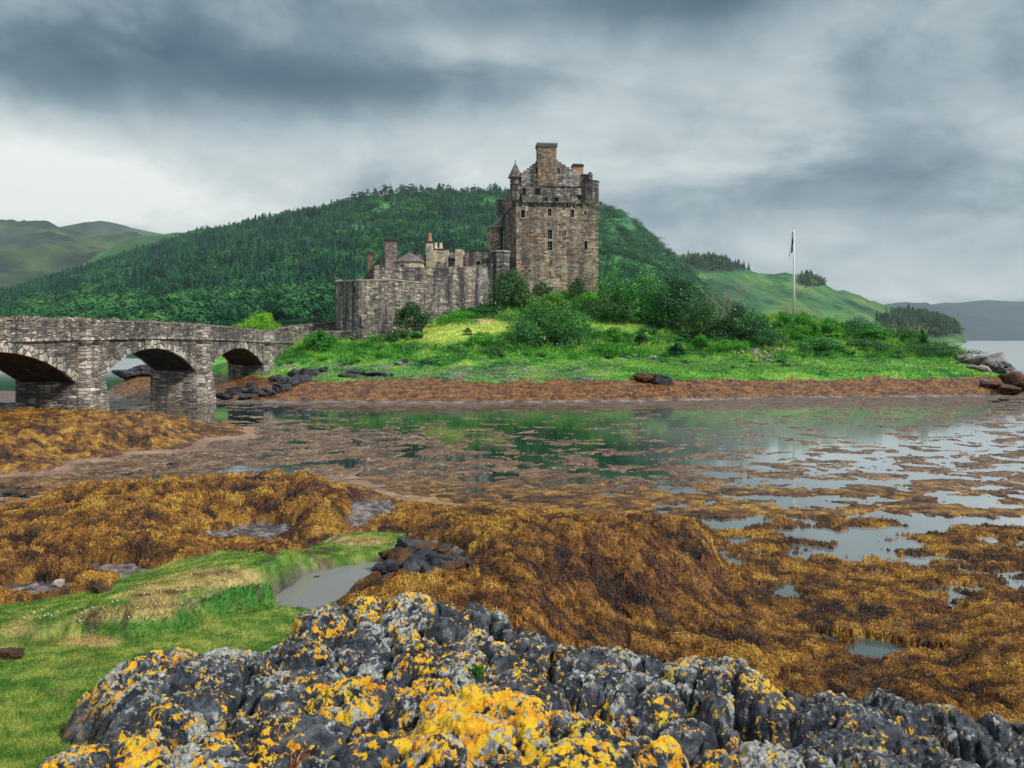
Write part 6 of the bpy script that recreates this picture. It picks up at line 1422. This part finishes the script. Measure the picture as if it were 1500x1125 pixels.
def rock(u, Y, w_, h_, kind, label, group=None, name='boulder', cat='rock', d_=None, sink=.35, k=0, zat=None, rz_=None):
    x, y = p2(u, Y); o = bpy.data.objects.new(name, RM[kind][k % 4]); COL.objects.link(o); g = gz_at(x, y) if zat is None else zat
    o.location = (x, y, g + h_ * (1 - sink) * .5); o.scale = (w_ / 2, (d_ or w_ * .8) / 2, h_ / 2); o.rotation_euler = (0, 0, rp.uniform(0, 6.28) if rz_ is None else rz_); tag(o, label, cat, group); return o
rock(950, 76.2, 2.6, 1.0, 'W', 'weedy brown hump of rock beside the black rock on the shore', k=0, rz_=.2)
rock(966, 75.6, 2.2, 1.1, 'D', 'long black rock at the top of the weed beach below the elders', k=1, rz_=0, d_=1.2)
for i, (u, Y, w_, h_, kd) in enumerate([(1414, 88, 2.2, 1.0, 'G'), (1432, 87, 2.6, 1.5, 'G'), (1452, 86.5, 3.2, 1.9, 'G'), (1470, 87, 2.4, 1.1, 'D'), (1478, 85, 2.0, .8, 'G'), (1440, 84.5, 1.8, .8, 'P'), (1424, 85, 1.3, .6, 'P'), (1462, 84.5, 1.7, .8, 'D'), (1486, 85, 1.4, .5, 'G')]):
    rock(u, Y, w_, h_, kd, 'broken grey rock in the heap at the right tip of the island', 'rocks at the island tip', k=i)
rock(1442, 78.6, 1.1, .8, 'D', 'round black boulder standing apart left of the weedy heap at the right edge', k=2)
rock(1456, 78, 1.7, .8, 'W', 'dark weedy boulder beside the round black one', k=3); rock(1486, 78.2, 2.2, 1.7, 'W', 'big dark weedy boulder at the right end of the beach', k=1); rock(1478, 76.6, 3.0, 1.0, 'W', 'low spread of weedy rock below the big dark boulder', k=0); rock(1510, 77, 2.6, 1.2, 'W', 'weedy rock cut by the right edge of the view', k=2)
for i, (u, Y, w_, h_) in enumerate([(396, 70.5, 1.4, .8), (408, 72, 1.6, 1.0), (418, 73, 1.3, .8), (428, 75, 1.6, 1.0), (438, 77, 1.5, .9), (448, 79, 1.7, 1.1), (459, 80, 1.2, .8), (474, 81, 1.1, .6), (386, 70, 1.3, .7), (414, 76, 1.4, .9), (433, 80, 1.5, 1.0), (404, 78, 1.4, .8)]):
    rock(u, Y, w_, h_, 'D', 'dark rock in the heap under the bridge end', 'dark rocks by the bridge end', k=i)
for i, (u, Y, w_, h_) in enumerate([(505, 78, 1.5, .45), (523, 80, 2.0, .5), (552, 79, 2.4, .5), (568, 78.5, 1.6, .4), (584, 83, 1.1, .5), (592, 84, 1.2, .5), (646, 85, 1.2, .55)]):
    rock(u, Y, w_, h_, 'D' if i != 4 else 'G', 'low dark rock breaking through the grass above the weed', 'low rocks on the left shore', k=i, sink=.5)
for i in range(62):
    a_ = rp.random(); u = 1045 + 145 * a_ + rp.uniform(-8, 8) if i < 48 else rp.uniform(1105, 1135); Y = (90.2 if i < 48 else 86.2) + rp.uniform(-1.3, 1.3); w_ = rp.uniform(.25, .75)
    rock(u, Y, w_, w_ * .6, 'P' if rp.random() < .6 else 'G', 'pale broken stone in the scree below the gorse', 'scree stones below the gorse', 'stone', 'stone', k=i, sink=.2)
for i in range(14):
    u = 908 + rp.uniform(0, 54); Y = 87.5 + rp.uniform(-.7, .7); w_ = rp.uniform(.25, .7)
    rock(u, Y, w_, w_ * .5, rp.choice('PG'), 'small stone on the bare patch below the elder trees', 'stones on the bare patch', 'stone', 'stone', k=i, sink=.2)
for i, (u, Y, w_, h_) in enumerate([(8, 45.5, 2.4, .9), (30, 46.5, 2.2, .7), (52, 47, 1.6, .6), (-12, 44.5, 2.4, 1.0), (74, 48.2, 2.0, .7), (96, 47.2, 1.4, .6), (20, 44.2, 1.6, .7), (130, 46.8, 1.3, .5)]):
    rock(u, Y, w_, h_, 'D', 'black rock in the heap at the foot of the nearest bridge pier', 'black rocks by the near pier', k=i, sink=.45)
for i, (u, Y, w_, h_) in enumerate([(190, 84, 3.4, 1.2), (212, 85, 3.6, 1.5), (232, 85, 3.0, 1.2), (250, 84, 2.6, 1.0)]):
    rock(u, Y, w_, h_, 'D', 'low dark rock on the weed bank seen under the middle arch', 'rocks under the middle arch', k=i)
for i, (u, Y, w_, h_) in enumerate([(326, 71, 1.3, .6), (340, 72, 1.5, .7), (356, 73, 1.4, .7), (374, 72, 1.5, .8), (334, 70, 1.3, .5), (362, 69.6, 1.6, .5), (348, 75, 1.2, .6), (368, 76, 1.2, .6)]):
    rock(u, Y, w_, h_, 'D', 'dark rock banked under the far arch', 'rocks under the far arch', k=i)
# dark bare rocks bursting from the weed mound, near
for i, (u, v, w_, h_) in enumerate([(572, 812, .34, .26), (596, 804, .38, .28), (622, 812, .34, .30), (648, 806, .40, .30), (604, 836, .36, .22), (632, 842, .46, .26), (660, 832, .34, .24), (585, 842, .24, .2), (690, 826, .3, .2), (712, 772, .42, .16), (726, 764, .3, .12), (620, 858, .3, .2), (676, 860, .36, .22), (700, 796, .26, .14), (560, 830, .22, .15), (588, 820, .4, .3), (612, 826, .44, .3), (640, 824, .4, .28), (664, 818, .3, .22), (600, 850, .34, .24), (650, 852, .4, .24), (625, 800, .36, .2), (575, 828, .3, .22), (700, 776, .4, .14), (692, 844, .26, .18)]):
    Y = 13.0
    for _ in range(25):
        g = gz_at((u - 750) / FP * Y, Y); Y = .5 * Y + .5 * (H - g - .1) * FP / (v - HZ)
    rock(u, Y, w_ * rp.uniform(.6, 1.6), h_ * rp.uniform(.7, 1.3), 'D' if i % 3 else 'W', 'black knobbly rock showing through the weed mound', 'black rocks in the weed mound', k=i, sink=.15)
# single stones in turf, pool and mud
for u, v, w_, h_, lab, kd in ((240, 962, .34, .07, 'flat black stone lying in the front turf beside the outcrop', 'D'), (463, 848, .16, .04, 'small ringed stone breaking the surface of the tide pool', 'D'), (18, 965, .26, .14, 'dark weedy stone in the turf at the left edge', 'W'), (150, 868, .3, .12, 'dark clod of weed on the upper edge of the turf', 'W'), (85, 858, .26, .12, 'pale stone at the turf edge among the weed', 'P'), (300, 786, .34, .14, 'grey stone among the left weed lumps', 'G')):
    Y = 11.0
    for _ in range(25):
        g = gz_at((u - 750) / FP * Y, Y); Y = .5 * Y + .5 * (H - max(g, 1.08 if 'pool' in lab else -1)) * FP / (v - HZ)
    rock(u, Y, w_, h_, kd, lab, k=int(u), sink=.2, zat=max(g, 1.09 if 'pool' in lab else -1))
# rusty tuft of dead thrift and a green tuft in the outcrop
def rz_at(x, y):
    u = x / y * FP + 750; i = int(np.clip(np.searchsorted(r_rows, y), 0, len(r_rows) - 1)); j = int(np.clip(np.searchsorted(r_us, u), 0, len(r_us) - 1)); return float(VR[i, j, 2])
def tuft(name, label, u, v, n, L, cols, wd, out=.5):
    Y = 4.5
    for _ in range(30): Y = .5 * Y + .5 * (H - rz_at((u - 750) / FP * Y, Y)) * FP / (v - HZ)
    x, y = (u - 750) / FP * Y, Y; z = rz_at(x, y); r = np.random.default_rng(int(u)); P = []; C = []
    for k in range(n):
        a = r.uniform(0, 6.28); ll = L * r.uniform(.5, 1.2); o_ = out * r.uniform(.2, 1.2); bx, by = x + r.normal(0, .022), y + r.normal(0, .022); w_ = wd * r.uniform(.6, 1.3); sx__, sy__ = -math.sin(a) * w_, math.cos(a) * w_
        ex, ey = math.cos(a) * ll * o_, math.sin(a) * ll * o_
        P += [(bx - sx__, by - sy__, z - .01), (bx + sx__, by + sy__, z - .01), (bx + ex * .5 + sx__ * .8, by + ey * .5 + sy__ * .8, z + ll * .65), (bx + ex, by + ey, z + ll * (1 - .4 * o_))]
        C += [np.array(cols[r.integers(len(cols))]) * r.uniform(.7, 1.3)] * 4
    o_ = mesh_np(name, np.array(P), np.arange(len(P)).reshape(-1, 4), m_grass, np.array(C), smooth=False); tag(o_, label, 'tuft'); return o_
tuft('dead_grass_tuft', 'rusty pink tuft of dried grass in a cleft of the lichen rock', 432, 1112, 80, .12, [(.42, .16, .11), (.20, .07, .05), (.62, .34, .24)], .0012, .8)
tuft('green_tuft', 'small green tuft growing in the middle of the rock outcrop', 700, 1000, 120, .10, [(.03, .16, .03), (.06, .24, .05)], .0022, .5)
tuft('green_tuft', 'pale sea grass tuft at the back edge of the outcrop', 770, 908, 60, .14, [(.45, .40, .25), (.3, .3, .15)], .002, .8)
tuft('green_tuft', 'grass tuft at the left flank of the outcrop below the turf', 375, 950, 90, .10, [(.06, .2, .03), (.10, .26, .04)], .0022, .5)
# dark marker on the lawn
mk = empty('lawn_marker', (*p2(612, 96.5), gz_at(*p2(612, 96.5))), 'dark framed marker with a round grey face standing on the lawn', 'marker'); x, y = p2(612, 96.5); g = gz_at(x, y)
m_ = MB(); m_.box(x - .55, x - .40, y, y + .25, g - .1, g + 1.15); m_.box(x + .40, x + .55, y, y + .25, g - .1, g + 1.15); m_.box(x - .62, x + .62, y - .03, y + .28, g + 1.152, g + 1.32); m_.box(x - .399, x + .399, y + .1, y + .2, g + .1, g + 1.15); m_.build('frame', S_CAP, mk)
m_ = MB(); n_ = 20; m_.add([(x + .30 * math.cos(2 * math.pi * k / n_), y + .0, g + .62 + .34 * math.sin(2 * math.pi * k / n_)) for k in range(n_)] + [(x + .30 * math.cos(2 * math.pi * k / n_), y + .098, g + .62 + .34 * math.sin(2 * math.pi * k / n_)) for k in range(n_)], [tuple(range(n_)), tuple(range(2 * n_ - 1, n_ - 1, -1))] + [(k, (k + 1) % n_, n_ + (k + 1) % n_, n_ + k) for k in range(n_)]); m_.build('round_face', MR_G, mk)

# ------------------------------------------------------------------ air
hz = MB(); hz.box(-6500, 6500, -80, 8200, -9, 780); m = bpy.data.materials.new('air'); m.use_nodes = True; t = m.node_tree; t.nodes.clear()
vo = t.nodes.new('ShaderNodeVolumePrincipled'); vo.inputs['Color'].default_value = (.74, .90, 1.0, 1); vo.inputs['Density'].default_value = 6e-5; vo.inputs['Anisotropy'].default_value = .1
t.links.new(vo.outputs[0], t.nodes.new('ShaderNodeOutputMaterial').inputs['Volume'])
ho = hz.build('haze', m); tag(ho, kind='stuff')
# keep children where they were built when their root empty sits away from the origin
for o in bpy.data.objects:
    pass
print('done', time.time() - T0)
